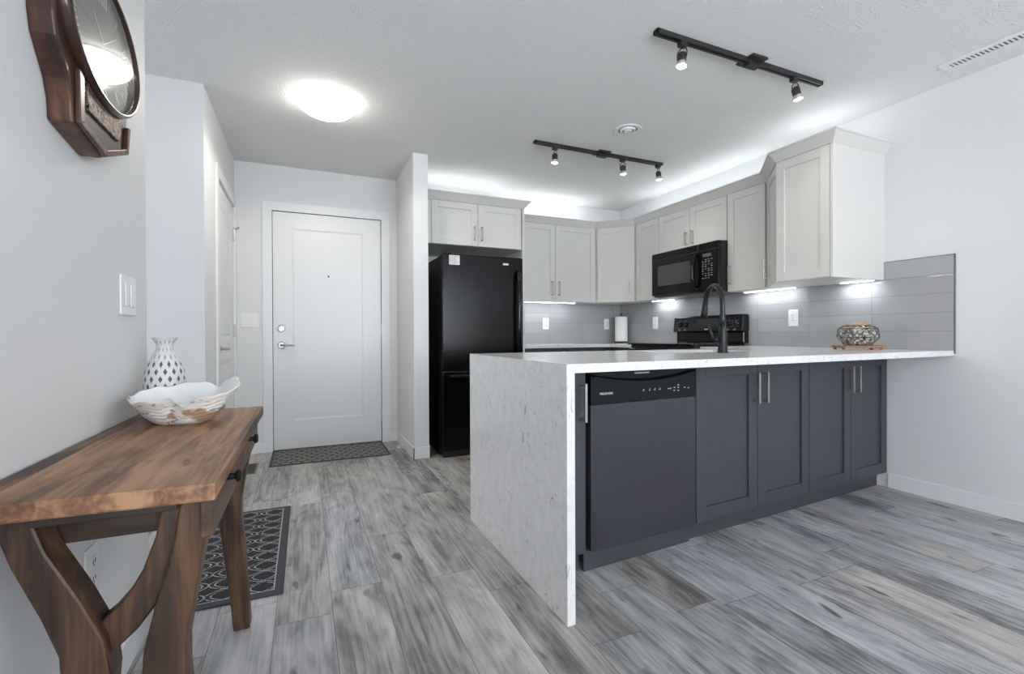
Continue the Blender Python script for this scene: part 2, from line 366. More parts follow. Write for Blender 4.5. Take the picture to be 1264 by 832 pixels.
struct('trim_2', B((DXL-0.012, DXL-0.001, YE, YE+0.12, 0, DZ+0.012), (DXR+0.001, DXR+0.012, YE, YE+0.12, 0, DZ+0.012), (DXL-0.012, DXR+0.012, YE, YE+0.12, DZ+0.001, DZ+0.012), (DXL, DXR, YE+0.05, YE+0.12, 0, DZ)), MDARK, 0, 'dark gap of the entry door frame')
def rosette(name, x, z, r, parent, mat, y0=0.0, dpt=0.012):
    bm = bmesh.new(); lathe(bm, [(r, y0), (r, y0-dpt*0.6), (r*0.8, y0-dpt), (0.001, y0-dpt)], 28, x, z, 'y'); return obj(name, bm, mat, parent, smooth=False)
db = rosette('deadbolt', 0.064, 1.040, 0.030, d1, MCHROME, 0, 0.016)
rosette('cylinder', 0.064, 1.040, 0.014, db, MNICK, -0.016, 0.006)
lv = rosette('door_handle', 0.064, 0.897, 0.031, d1, MCHROME)
bm = bmesh.new(); tube(bm, [(0.064, -0.01, 0.897), (0.064, -0.045, 0.897)], 0.010, 12); tube(bm, [(0.058, -0.045, 0.897), (0.10, -0.047, 0.898), (0.165, -0.046, 0.894)], [0.010, 0.009, 0.006], 12)
obj('lever', bm, MCHROME, lv, smooth=True)
rosette('peephole', 0.443, 1.502, 0.008, d1, MBLKM, 0, 0.003)
for z in (1.80, 1.03, 0.255):
    bm = bmesh.new(); box(bm, dw-0.012, dw+0.006, -0.003, 0.001, z-0.05, z+0.05); tube(bm, [(dw-0.003, -0.007, z-0.052), (dw-0.003, -0.007, z+0.052)], 0.006, 10)
    obj('hinge', bm, MNICK, d1)

# hall (closet) door, in the wall x=XH, facing +x
struct('trim_3', B((XH, XH+CT, 3.575, 3.648, 0, 2.118), (XH, XH+CT, 4.452, YE-0.001, 0, 2.118), (XH, XH+CT, 3.648, 4.452, 2.042, 2.118),
       (XH-0.12, XH-0.001, 3.645, 3.652, 0, 2.045), (XH-0.12, XH-0.001, 4.448, 4.455, 0, 2.045), (XH-0.12, XH-0.001, 3.652, 4.448, 2.038, 2.045)), MTRIM, 0.002, 'white casing round the hall door')
d2 = door_obj('door_2', panel_door('d2', 0.792, 2.024, 0.036, [(0.115, 0.677, 0.95, 1.90), (0.115, 0.677, 0.21, 0.80)], MDOOR, 0.010, 0.028), MDOOR, (XH-0.004, 3.654, 0.010), PI/2)
for q in ((0.155, 0.637, 0.99, 1.86), (0.155, 0.637, 0.25, 0.76)):
    bm = bmesh.new()
    pts = [(q[0], q[2]), (q[1], q[2]), (q[1], q[3]-0.03)]
    for k in range(9): 
        a = k/8; pts.append((q[1]-(q[1]-q[0])*a, q[3]-0.03+0.03*math.sin(PI*a)))
    pts = pts[:-1]+[(q[0], q[3]-0.03)]
    prism(bm, pts, 0.004, 0.012, 'y'); obj('raised_panel', bm, MDOOR, d2, 0.003)
lv = rosette('door_handle', 0.062, 0.890, 0.030, d2, MNICK)
bm = bmesh.new(); tube(bm, [(0.062, -0.01, 0.89), (0.062, -0.05, 0.89)], 0.009, 12); tube(bm, [(0.056, -0.05, 0.89), (0.11, -0.052, 0.89), (0.17, -0.05, 0.888)], [0.010, 0.009, 0.007], 12); obj('lever', bm, MNICK, lv, smooth=True)
for z in (1.80, 1.02, 0.25):
    bm = bmesh.new(); box(bm, 0.785, 0.797, -0.003, 0.001, z-0.05, z+0.05); tube(bm, [(0.794, -0.008, z-0.052), (0.794, -0.008, z+0.052)], 0.007, 10)
    h_ = obj('hinge', bm, MNICK, d2)
    if z > 1.7:
        bm = bmesh.new(); tube(bm, [(0.794, -0.008, z+0.055), (0.760, -0.040, z+0.055)], 0.004, 8); tube(bm, [(0.760, -0.040, z+0.055), (0.756, -0.044, z+0.055)], 0.009, 10)
        tube(bm, [(0.794, -0.008, z+0.055), (0.820, -0.03, z+0.055)], 0.004, 8)
        obj('hinge_stop', bm, MNICK, h_)

# backsplash
struct('trim_4', B((XW-0.009, XW, 1.464, YK, SLAB, 1.443)), tile_mat(1, 1.464), 0, 'grey glossy tile backsplash on the right wall')
struct('trim_5', B((1.86, XW-0.009, YK-0.009, YK, SLAB, 1.40)), tile_mat(0, 2.475), 0, 'grey glossy tile backsplash on the back wall')
struct('trim_6', B((XW-0.0105, XW, 1.459, 1.464, SLAB-0.02, 1.446), (XW-0.0105, XW, 1.459, 1.83, 1.443, 1.446)), simple('edge_strip', (0.12, 0.12, 0.125), 0.4), 0, 'dark metal edge strip of the backsplash')

# ---------------------------------------------------------------- cabinets
def handle(parent, x, z, L, mat=MNICK, horiz=False, y=-0.02, proj=0.030):
    bm = bmesh.new(); t = 0.0055
    if horiz:
        box(bm, x-L/2, x+L/2, y-proj-t, y-proj+t, z-t, z+t)
        for s in (-1, 1): box(bm, x+s*(L/2-0.012)-t, x+s*(L/2-0.012)+t, y-proj, y, z-t, z+t)
    else:
        box(bm, x-t, x+t, y-proj-t, y-proj+t, z-L/2, z+L/2)
        for s in (-1, 1): box(bm, x-t, x+t, y-proj, y, z+s*(L/2-0.008)-t, z+s*(L/2-0.008)+t)
    return obj('handle', bm, mat, parent, 0.0012)
def shaker(bm, x0, x1, z0, z1, fw=0.058, t=0.02, rec=0.008):
    """door on front plane y=0, front face at y=-t"""
    box(bm, x0, x0+fw, -t, 0, z0, z1); box(bm, x1-fw, x1, -t, 0, z0, z1)
    box(bm, x0+fw, x1-fw, -t, 0, z0, z0+fw); box(bm, x0+fw, x1-fw, -t, 0, z1-fw, z1)
    box(bm, x0+fw-0.001, x1-fw+0.001, -t+rec, 0, z0+fw-0.001, z1-fw+0.001)
def cabinet(name, label, c, loc, rz, w_, d_, z0, z1, doors, mat, body=None, group=None, zoff=0.0, fw=0.058):
    """front plane of the carcass is y=0.02 behind the door faces (door faces at local y=0)"""
    t = thing(name, label, c, loc, rz, group)
    if body is None: bm = B((0, w_, 0.02, d_, z0, z1))
    else: bm = bmesh.new(); prism(bm, body, z0, z1)
    obj('body', bm, mat, t, 0.001)
    g = 0.0018
    for (x0, x1, hx, hz, hl) in doors:
        bm = bmesh.new(); shaker(bm, x0+g, x1-g, z0+zoff+g, z1-g, fw)
        bmesh.ops.translate(bm, verts=bm.verts, vec=(0, 0.02, 0))
        d = obj('door', bm, mat, t, 0.0015)
        if hx is not None: handle(d, hx, hz, hl, y=0.0)
    return t
UB, UT = 1.335, 2.137
HZ = UB+0.135; HL = 0.15
# over the fridge
t = cabinet('upper_cabinet', 'white two-door cabinet above the black fridge', 'cabinet', (0.985, 3.92, 0), 0, 0.845, 0.67, 1.765, UT,
        [(0.0, 0.418, 0.385, 1.875, 0.125), (0.418, 0.838, 0.452, 1.875, 0.125)], MUP)
obj('filler', B((-0.064, -0.001, 0.004, 0.6, 1.765, UT)), MUP, t, 0.001)
cat(obj('gable_panel', B((1.832, 1.852, 3.92, YK-0.001, 0, UT)), MUP, None, 0.001), 'tall white side panel between the fridge and back counter', 'panel')
# back wall pair
cabinet('upper_cabinet', 'white two-door upper cabinet on the back wall right of the fridge', 'cabinet', (1.854, 4.34, 0), 0, 1.058, YK-4.34-0.001, UB, UT,
        [(0.0, 0.553, 0.510, HZ, HL), (0.553, 1.048, 0.592, HZ, HL)], MUP)
# corner diagonal
A1 = Vector((2.914, 4.34)); A2 = Vector((3.2, 4.027)); ang = math.atan2(A2.y-A1.y, A2.x-A1.x); Lc = (A2-A1).length
def to_local(P, O, a): d = Vector(P)-O; return (d.x*math.cos(a)+d.y*math.sin(a), -d.x*math.sin(a)+d.y*math.cos(a))
bd = [to_local(q, A1, ang) for q in ((2.928, 4.354), (3.214, 4.041), (XW-0.0, 4.029), (XW-0.0, YK-0.001), (2.9145, YK-0.001), (2.9145, 4.36))]
bd = [to_local(q, A1, ang) for q in ((2.9145, 4.368), (3.228, 4.029), (XW-0.010, 4.029), (XW-0.010, YK-0.010), (2.9145, YK-0.010))]
cabinet('upper_cabinet', 'white single-door diagonal corner cabinet above the paper towels', 'cabinet', (A1.x, A1.y, 0), ang, Lc, 0, UB, UT, [(0.012, Lc-0.012, Lc-0.060, HZ, HL)], MUP, bd)
# right wall: narrow, over microwave, single
RZ = -PI/2
cabinet('upper_cabinet', 'narrow white upper cabinet left of the microwave', 'cabinet', (3.2, 4.025, 0), RZ, 0.352, XW-3.2-0.010, UB, UT, [(0.004, 0.350, None, 0, 0)], MUP)
cabinet('upper_cabinet', 'short white two-door cabinet directly above the microwave', 'cabinet', (3.2, 3.672, 0), RZ, 0.815, XW-3.2-0.010, 1.765, UT,
        [(0.0, 0.405, 0.367, 1.858, 0.12), (0.405, 0.812, 0.444, 1.858, 0.12)], MUP)
cabinet('upper_cabinet', 'white single-door upper cabinet right of the microwave', 'cabinet', (3.2, 2.856, 0), RZ, 0.354, XW-3.2-0.010, UB, UT, [(0.003, 0.352, 0.035, HZ, HL)], MUP)
# transition diagonal
D1 = Vector((3.2, 2.490)); D2 = Vector((2.922, 2.200)); ang2 = math.atan2(D2.y-D1.y, D2.x-D1.x); L2 = (D2-D1).length
bd = [to_local(q, D1, ang2) for q in ((3.2145, 2.5005), (3.228, 2.5005), (XW-0.010, 2.5005), (XW-0.010, 2.2005), (2.952, 2.2005), (2.944, 2.205))]
bd = [to_local(q, D1, ang2) for q in ((3.228, 2.5005), (XW-0.010, 2.5005), (XW-0.010, 2.2005), (2.946, 2.2005))]
cabinet('upper_cabinet', 'slanted narrow white cabinet stepping out towards the deep end cabinet', 'cabinet', (D1.x, D1.y, 0), ang2, L2, 0, UB, UT, [(0.014, L2-0.006, 0.052, HZ, HL)], MUP, bd)
t = cabinet('upper_cabinet', 'deep white end cabinet at the right end of the uppers', 'cabinet', (2.911, 2.199, 0), RZ, 0.376, XW-2.911-0.010, UB, UT, [(0.002, 0.358, None, 0, 0)], MUP)
obj('end_panel', B((0.360, 0.377, 0.0, XW-2.911-0.010, UB-0.004, UT)), MUP, t, 0.001)
obj('scribe', B((0.300, 0.377, XW-2.911-0.0095, XW-2.911, 1.447, UT)), MUP, t)

# crown mouldings: profile swept along a mitred path
def crown(name, path, label, z0=2.138, z1=2.206, out=0.05, th=0.014, cover=True):
    bm = bmesh.new(); P = [Vector(p) for p in path]
    def offs(d):
        r = []
        for i, p in enumerate(P):
            ns = []
            if i > 0: e = (P[i]-P[i-1]).normalized(); ns.append(Vector((e.y, -e.x)))
            if i < len(P)-1: e = (P[i+1]-P[i]).normalized(); ns.append(Vector((e.y, -e.x)))
            nn = sum(ns, Vector((0, 0))).normalized(); r.append(p+nn*d/nn.dot(ns[0]))
        return r
    prof = [(-th, z0), (0.0, z0), (0.008, z0+0.012), (out-0.008, z1-0.014), (out, z1-0.010), (out, z1), (out-th, z1)]
    rings = [[bm.verts.new((q.x, q.y, z)) for q in offs(d)] for d, z in prof]
    k = len(prof)
    for j in range(k):
        for i in range(len(P)-1): bm.faces.new((rings[j][i], rings[j][i+1], rings[(j+1) % k][i+1], rings[(j+1) % k][i]))
    bm.faces.new([rings[j][0] for j in range(k)]); bm.faces.new([rings[j][-1] for j in range(k)][::-1])
    return cat(obj(name, bm, MUP), label, 'moulding')
# path direction chosen so that the outward side is on the right of travel
crown('crown_moulding', [(1.854, 4.34), (2.913, 4.34), (3.2, 4.027), (3.2, 2.490), (2.911, 2.198), (2.911, 1.822), (XW, 1.822)], 'long white crown moulding along the tops of the corner and right wall cabinets')
crown('crown_moulding', [(0.920, 3.92), (1.852, 3.92), (1.852, 4.286)], 'short white crown moulding on top of the cabinet above the fridge')

# under cabinet lights
def ucl(loc, rz, L, label):
    t = thing('under_cabinet_light', label, 'light', loc, rz, None)
    obj('housing', B((-L/2, L/2, -0.02, 0.02, -0.0035, 0.0)), MWP, t, 0.001)
    obj('diffuser', B((-L/2+0.004, L/2-0.004, -0.014, 0.014, -0.007, -0.0035)), MLED, t)
ucl((2.30, 4.47, UB), 0, 0.84, 'slim lit light bar under the two-door cabinet on the back wall')
ucl((3.36, 3.80, UB), RZ, 0.30, 'slim lit light bar under the narrow cabinet left of the microwave')
ucl((3.36, 2.60, UB), RZ, 0.44, 'slim lit light bar just right of the microwave')
ucl((3.36, 1.95, UB), RZ, 0.20, 'short lit light bar under the deep end cabinet')

# ---------------------------------------------------------------- microwave
MY0 = 3.670; MWW = 0.812
t = thing('microwave', 'black over-the-range microwave hung above the stove', 'microwave', (3.107, MY0, 0), RZ)
z0, z1 = 1.345, 1.760
obj('body', B((0.002, MWW, 0.028, XW-3.107-0.010, z0, z1)), simple('microwave_case', (0.02, 0.02, 0.021), 0.35), t, 0.002)
dr = obj('door', B((0.002, 0.592, 0.0, 0.027, z0+0.012, z1)), MBLK, t, 0.004)
obj('window', B((0.085, 0.50, -0.0015, 0.002, z0+0.10, z1-0.125)), MWINGLASS, dr, 0.001)
obj('vent_trim', B((0.002, MWW, -0.0015, 0.004, z1-0.065, z1-0.062)), simple('line', (0.05, 0.05, 0.05), 0.3), dr)
bm = bmesh.new()
tube(bm, [(0.585, -0.004, z1-0.085), (0.578, -0.030, z1-0.11), (0.570, -0.045, z1-0.19), (0.570, -0.045, z0+0.13), (0.578, -0.030, z0+0.07), (0.585, -0.004, z0+0.05)], [0.012, 0.016, 0.018, 0.018, 0.016, 0.012], 14)
obj('handle', bm, MBLK, dr, smooth=True)
cp = obj('control_panel', B((0.594, MWW, 0.0, 0.027, z0+0.012, z1)), MBLK, t, 0.004)
obj('display', B((0.645, 0.735, -0.0012, 0.001, z1-0.118, z1-0.092)), simple('display', (0.12, 0.125, 0.125), 0.3), cp)
bm = bmesh.new()
for r in range(9):
    for c_ in range(4):
        if (r*5+c_*3) % 7 == 0: continue
        x = 0.637+c_*0.032; z = z1-0.145-r*0.0195
        box(bm, x, x+0.016, -0.0009, 0.0005, z, z+0.004)
        if r % 2: box(bm, x+0.003, x+0.012, -0.0009, 0.0005, z+0.006, z+0.009)
obj('key_print', bm, MGREYTXT, cp)
obj('vent_grille', B((0.03, MWW-0.02, 0.05, 0.30, z0-0.010, z0)), simple('grille', (0.25, 0.25, 0.25), 0.4, 0.8), t, 0.003)

# ---------------------------------------------------------------- back and right counters + bases
def dark_base(name, label, loc, rz, w_, d_, doors):
    t = thing(name, label, 'cabinet', loc, rz)
    obj('body', B((0, w_, 0.02, d_, 0.10, SLAB-TH)), MBASE, t)
    obj('toe_kick', B((0, w_, 0.07, 0.085, 0, 0.10)), MBASE, t)
    for a, b2 in doors:
        bm = bmesh.new(); shaker(bm, a+0.002, b2-0.002, 0.105, SLAB-TH-0.004); bmesh.ops.translate(bm, verts=bm.verts, vec=(0, 0.02, 0))
        d = obj('door', bm, MBASE, t, 0.0015); handle(d, b2-0.04, 0.75, 0.15, y=0.0)
CF = 2.885; CBK = 4.04
dark_base('base_cabinet', 'charcoal base cabinet under the back counter beside the fridge panel', (1.854, CBK, 0), 0, 1.02, YK-CBK-0.01, [(0, 0.51), (0.51, 1.02)])
dark_base('base_cabinet', 'charcoal corner base cabinet left of the stove', (CF, 4.035, 0), RZ, 0.405, XW-CF-0.001, [(0, 0.40)])
dark_base('base_cabinet', 'charcoal base cabinet between the stove and the peninsula', (CF, 2.812, 0), RZ, 0.39, XW-CF-0.001, [(0, 0.39)])
bm = bmesh.new()
prism(bm, [(1.853, 4.018), (2.860, 4.018), (2.860, 3.630), (XW-0.001, 3.630), (XW-0.001, YK-0.001), (1.853, YK-0.001)], SLAB-TH, SLAB)
cat(obj('countertop', bm, MQ, None, 0.003), 'L-shaped white quartz counter in the corner behind the stove', 'countertop')

# ---------------------------------------------------------------- range
t = thing('range', 'black electric stove with raised control panel under the microwave', 'stove', (2.79, 3.625, 0), RZ)
RW = 0.80
RD = XW-2.79-0.012
obj('body', B((0.004, RW, 0.03, RD-0.05, 0.02, 0.895)), MBLKM, t, 0.003)
obj('cooktop', B((0.0, RW+0.004, -0.005, RD-0.06, 0.893, 0.909)), MBLK, t, 0.004)
od = obj('oven_door', B((0.01, RW-0.006, 0.0, 0.03, 0.22, 0.86)), MBLK, t, 0.005)
bm = bmesh.new(); tube(bm, [(0.06, -0.04, 0.80), (0.74, -0.04, 0.80)], 0.012, 12); box(bm, 0.07, 0.09, -0.04, 0, 0.79, 0.81); box(bm, 0.71, 0.73, -0.04, 0, 0.79, 0.81); obj('handle', bm, MBLK, od)
obj('storage_drawer', B((0.01, RW-0.006, 0.0, 0.03, 0.04, 0.21)), MBLK, t, 0.005)
for (x, y, r) in ((0.2, 0.16, 0.10), (0.6, 0.16, 0.08), (0.2, 0.42, 0.08), (0.6, 0.42, 0.10)):
    bm = bmesh.new(); lathe(bm, [(r, 0.9088), (r, 0.9094), (r-0.004, 0.9094), (r-0.004, 0.9088)], 36, x, y, 'z', caps=False); obj('burner_ring', bm, MGREYTXT, t)
y0 = RD-0.075
obj('backguard_base', B((0.02, RW-0.003, y0+0.012, RD, 0.909, 1.01)), MBLK, t, 0.01, segs=3)
bm = bmesh.new(); prism(bm, [(y0-0.012, 1.008), (RD, 1.008), (RD, 1.156), (y0+0.022, 1.156), (y0+0.006, 1.148)], -0.006, RW+0.002, 'x')
bg = obj('backguard', bm, simple('backguard_black', (0.004, 0.004, 0.005), 0.32, 0, 0.3), t, 0.012, segs=4)
def on_bg(x, z):  # point on the sloping face
    return (x, y0-0.012+(z-1.008)*0.018/0.14, z)
for x in (0.085, 0.155, 0.655, 0.725):
    p = on_bg(x, 1.078); bm = bmesh.new(); lathe(bm, [(0.025, p[1]+0.002), (0.024, p[1]-0.012), (0.021, p[1]-0.018), (0.001, p[1]-0.018)], 24, p[0], p[2], 'y')
    k_ = obj('knob', bm, MBLKM, bg); bm = bmesh.new(); box(bm, x-0.004, x+0.004, p[1]-0.026, p[1]-0.016, 1.056, 1.10); obj('grip', bm, MBLK, k_, 0.002)
for x in (0.085, 0.155, 0.655, 0.725):
    bm = bmesh.new()
    for a in range(0, 360, 45):
        px = x+0.034*math.cos(math.radians(a)); pz = 1.078+0.034*math.sin(math.radians(a)); p = on_bg(px, pz)
        if x > 0.5 or a in (90, 270): box(bm, px-0.003, px+0.003, p[1]-0.0016, p[1]+0.001, pz-0.0025, pz+0.0025)
    p = on_bg(x, 1.026); box(bm, x-0.015, x+0.011, p[1]-0.0016, p[1]+0.001, 1.023, 1.029)
    obj('knob_print', bm, MGREYTXT, bg)
obj('display', B((0.30, 0.56, y0-0.0075, y0, 1.055, 1.125)), simple('range_display', (0.022, 0.028, 0.024), 0.15), bg)
p = on_bg(0.38, 1.03); obj('logo_plate', B((0.395, 0.435, p[1]-0.0018, p[1]+0.001, 1.026, 1.036)), simple('logo_silver', (0.6, 0.6, 0.6), 0.3), bg)

# ---------------------------------------------------------------- fridge
FX0, FX1, FY = 1.005, 1.722, 3.672
t = thing('refrigerator', 'black bottom-freezer fridge beside the white wall column', 'fridge', (FX0, FY, 0))
FW = FX1-FX0
obj('body', B((0.004, FW-0.004, 0.065, 0.84, 0.02, 1.630)), simple('fridge_case', (0.004, 0.004, 0.005), 0.3, 0, 0.3), t, 0.004)
fd = obj('fridge_door', B((0, FW, 0, 0.058, 0.712, 1.645)), MFR, t, 0.012, segs=4)
fz = obj('freezer_drawer', B((0, FW, 0, 0.058, 0.055, 0.700)), MFR, t, 0.012, segs=4)
obj('toe_grille', B((0.01, FW-0.01, 0.02, 0.06, 0.0, 0.052)), MBLKM, t, 0.004)
bm = bmesh.new()
tube(bm, [(FW-0.055, -0.004, 1.525), (FW-0.055, -0.034, 1.50), (FW-0.058, -0.048, 1.44), (FW-0.060, -0.052, 1.20), (FW-0.058, -0.048, 0.90), (FW-0.055, -0.034, 0.84), (FW-0.055, -0.004, 0.815)], [0.018, 0.019, 0.018, 0.016, 0.018, 0.019, 0.018], 14)
obj('handle', bm, MBLK, fd, smooth=True)
bm = bmesh.new(); tube(bm, [(0.06, -0.003, 0.655), (0.075, -0.036, 0.657), (0.15, -0.044, 0.659), (FW-0.15, -0.044, 0.659), (FW-0.075, -0.036, 0.657), (FW-0.06, -0.003, 0.655)], 0.014, 12)
obj('handle', bm, MBLK, fz, smooth=True)
note = obj('energy_sticker', B((0.062, 0.150, -0.001, 0.001, 1.555, 1.632)), simple('paper', (0.7, 0.7, 0.7), 0.6), fd)
note['label'] = 'small white paper notice with fine print'
bm = bmesh.new(); random.seed(3)
for r in range(9): box(bm, 0.067, 0.067+0.05+0.027*random.random(), -0.0014, -0.0009, 1.562+r*0.0075, 1.5645+r*0.0075)
obj('fine_print', bm, simple('ink', (0.25, 0.25, 0.27), 0.7), note)
obj('badge', B((0.530, 0.580, -0.002, 0.001, 1.575, 1.592)), simple('silver', (0.72, 0.72, 0.72), 0.3), fd, 0.003)
obj('hinge_cap', B((0.02, 0.09, 0.01, 0.08, 1.645, 1.655)), MBLKM, t, 0.003)

# ---------------------------------------------------------------- peninsula
XA = 0.81; YF = 1.3838; YB = 2.402; AS = 0.03036
PA = math.atan(0.069); PO = (XA, 1.62)
def yf(x): return YF+AS*(x-XA)
SX0, SX1, SY0, SY1 = 1.78, 2.42, 1.935, 2.27     # sink cut-out
bm = bmesh.new()
xs = [XA, SX0, SX1, 2.860, XW-0.001]; 
def vtx(x, y, z): return bm.verts.new((x, yf(x) if y is None else y, z))
ysn = [None, SY0, SY1, YB, 2.812]
for top in (0, 1):
    z = SLAB if top else SLAB-TH
    for i in range(4):
        for j in range(4):
            if i == 1 and j == 1: continue
            if j == 3 and i != 3: continue
            bm.faces.new([vtx(xs[i], ysn[j], z), vtx(xs[i+1], ysn[j], z), vtx(xs[i+1], ysn[j+1], z), vtx(xs[i], ysn[j+1], z)])
def side(a, b2): 
    bm.faces.new([bm.verts.new((a[0], a[1], SLAB-TH)), bm.verts.new((b2[0], b2[1], SLAB-TH)), bm.verts.new((b2[0], b2[1], SLAB)), bm.verts.new((a[0], a[1], SLAB))])
for i in range(4): side((xs[i], yf(xs[i])), (xs[i+1], yf(xs[i+1])))
ring = [yf(XA), SY0, SY1, YB]
for i in range(3): side((XA, ring[i]), (XA, ring[i+1]))
for i in range(3): side((xs[i], YB), (xs[i+1], YB))
side((2.860, YB), (2.860, 2.812)); side((2.860, 2.812), (XW-0.001, 2.812))
for a, b2 in zip([XW-0.001]*4, [0]*4): pass
rr = [yf(XW), SY0, SY1, YB, 2.812]
for i in range(4): side((XW-0.001, rr[i]), (XW-0.001, rr[i+1]))
side((SX0, SY0), (SX1, SY0)); side((SX0, SY1), (SX1, SY1)); side((SX0, SY0), (SX0, SY1)); side((SX1, SY0), (SX1, SY1))
# waterfall end merged into the same stone
box(bm, XA, XA+TH, YF, YB, 0, SLAB-TH)
bmesh.ops.remove_doubles(bm, verts=bm.verts, dist=0.0003)
cat(obj('countertop', bm, MQ), 'white speckled quartz peninsula top with waterfall end panel', 'countertop')
# undermount sink
bm = bmesh.new(); zt = SLAB-TH
box(bm, SX0-0.02, SX1+0.02, SY0-0.02, SY0, zt-0.2, zt); box(bm, SX0-0.02, SX1+0.02, SY1, SY1+0.02, zt-0.2, zt)
box(bm, SX0-0.02, SX0, SY0, SY1, zt-0.2, zt); box(bm, SX1, SX1+0.02, SY0, SY1, zt-0.2, zt); box(bm, SX0-0.02, SX1+0.02, SY0-0.02, SY1+0.02, zt-0.22, zt-0.2)
# base cabinets in a slightly turned frame
def pen(name, label, s0, s1, doors, d_=0.56, hollow=False):
    t = thing(name, label, 'cabinet', (PO[0]+s0*math.cos(PA), PO[1]+s0*math.sin(PA), 0), PA); w_ = s1-s0
    ztop = SLAB-TH-0.001
    if hollow: b_ = B((0, 0.016, 0.02, d_, 0.095, ztop), (w_-0.016, w_, 0.02, d_, 0.095, ztop), (0.016, w_-0.016, 0.02, d_, 0.095, 0.11), (0.016, w_-0.016, d_-0.016, d_, 0.11, ztop), (0.016, w_-0.016, 0.02, 0.036, 0.11, ztop))
    else: b_ = B((0, w_, 0.02, d_, 0.095, ztop))
    obj('body', b_, MBASE, t, 0.001)
    obj('toe_kick', B((0, w_, 0.058, 0.075, 0, 0.095)), MBASE, t)
    for (a, b2, hx, fw_) in doors:
        bm_ = bmesh.new()
        if fw_: shaker(bm_, a+0.0018, b2-0.0018, 0.098, SLAB-TH-0.006, fw_, rec=0.010)
        else: box(bm_, a+0.0018, b2-0.0018, -0.02, 0, 0.098, SLAB-TH-0.006)
        bmesh.ops.translate(bm_, verts=bm_.verts, vec=(0, 0.02, 0))
        dd = obj('door', bm_, MBASE, t, 0.0015)
        handle(dd, hx, 0.716, 0.155, y=0.0, proj=0.034)
    return t
pen('base_cabinet', 'narrow charcoal pull-out cabinet between the waterfall panel and dishwasher', 0.034, 0.238, [(0.0, 0.203, 0.178, 0)], d_=0.30)
sk = pen('base_cabinet', 'charcoal two-door sink cabinet right of the dishwasher', 0.875, 1.770, [(0, 0.4475, 0.4475-0.034, 0.066), (0.4475, 0.895, 0.4475+0.034, 0.066)], hollow=True)
pen('base_cabinet', 'charcoal two-door cabinet at the right wall end of the peninsula', 1.771, 2.612, [(0, 0.418, 0.418-0.036, 0.066), (0.418, 0.840, 0.418+0.036, 0.066)])
cat(obj('sink', bm, MSTEEL), 'stainless undermount sink basin behind the faucet', 'sink')
# dishwasher
t = thing('dishwasher', 'slate grey dishwasher with black control strip in the peninsula', 'dishwasher', (PO[0]+0.242*math.cos(PA), PO[1]+0.242*math.sin(PA), 0), PA)
W_ = 0.629
obj('body', B((0.002, W_, 0.03, 0.55, 0.09, SLAB-TH-0.003)), MBLKM, t)
obj('toe_panel', B((0.012, W_, 0.040, 0.052, 0.0, 0.094)), MBASE, t)
obj('door', B((0.016, W_-0.006, -0.006, 0.03, 0.098, 0.700)), MSLATE, t, 0.003)
bm = bmesh.new()   # control strip with a scooped pocket
zc0, zc1 = 0.702, 0.838; N_ = 24
xa, xb = 0.016, W_-0.006
fr = []
for i in range(N_+1):
    x = xa+(xb-xa)*i/N_; u = (x-(xa+0.035))/((xb-0.02)-(xa+0.035)); u = max(0, min(1, u))
    zb = 0.815-0.028*math.sin(PI*u)**0.8 if 0 < u < 1 else 0.815
    fr.append((x, zb))
for i in range(N_):
    (xA, zA), (xB, zB) = fr[i], fr[i+1]
    bm.faces.new([bm.verts.new(q) for q in ((xA, -0.006, zc0), (xB, -0.006, zc0), (xB, -0.006, zB), (xA, -0.006, zA))])
    bm.faces.new([bm.verts.new(q) for q in ((xA, -0.006, zA), (xB, -0.006, zB), (xB, 0.018, zB+0.008), (xA, 0.018, zA+0.008))])
    bm.faces.new([bm.verts.new(q) for q in ((xA, 0.018, zA+0.008), (xB, 0.018, zB+0.008), (xB, 0.018, zc1), (xA, 0.018, zc1))])
box(bm, xa, xb, -0.006, 0.03, 0.826, zc1)
box(bm, xa, xa+0.002, -0.006, 0.03, zc0, zc1); box(bm, xb-0.002, xb, -0.006, 0.03, zc0, zc1)
bmesh.ops.remove_doubles(bm, verts=bm.verts, dist=0.0002)
cpn = obj('control_panel', bm, simple('dw_black', (0.004, 0.006, 0.009), 0.3, 0, 0.25), t)
text('brand_lettering', 'FRIGIDAIRE', 0.0135, simple('logo_white', (0.65, 0.66, 0.7), 0.4), cpn, (0.062, -0.0065, 0.739), (PI/2, 0, 0))
bm = bmesh.new()
for x in (0.30, 0.335, 0.365, 0.395): box(bm, x-0.004, x+0.005, -0.0068, -0.0055, 0.742, 0.746); box(bm, x-0.001, x+0.006, -0.0068, -0.0055, 0.749, 0.751)
for x, z in ((0.45, 0.745), (0.462, 0.745), (0.485, 0.735), (0.485, 0.748), (0.51, 0.758), (0.51, 0.747), (0.51, 0.733), (0.55, 0.745), (0.575, 0.742)):
    box(bm, x-0.0045, x+0.0045, -0.0068, -0.0055, z-0.003, z+0.002)
obj('button_print', bm, MGREYTXT, cpn)
bm = bmesh.new()
for k in range(14): box(bm, 0.27+k*0.006, 0.2735+k*0.006, 0.012, 0.0185, 0.817, 0.825)
obj('vent_slots', bm, MGREYTXT, cpn)

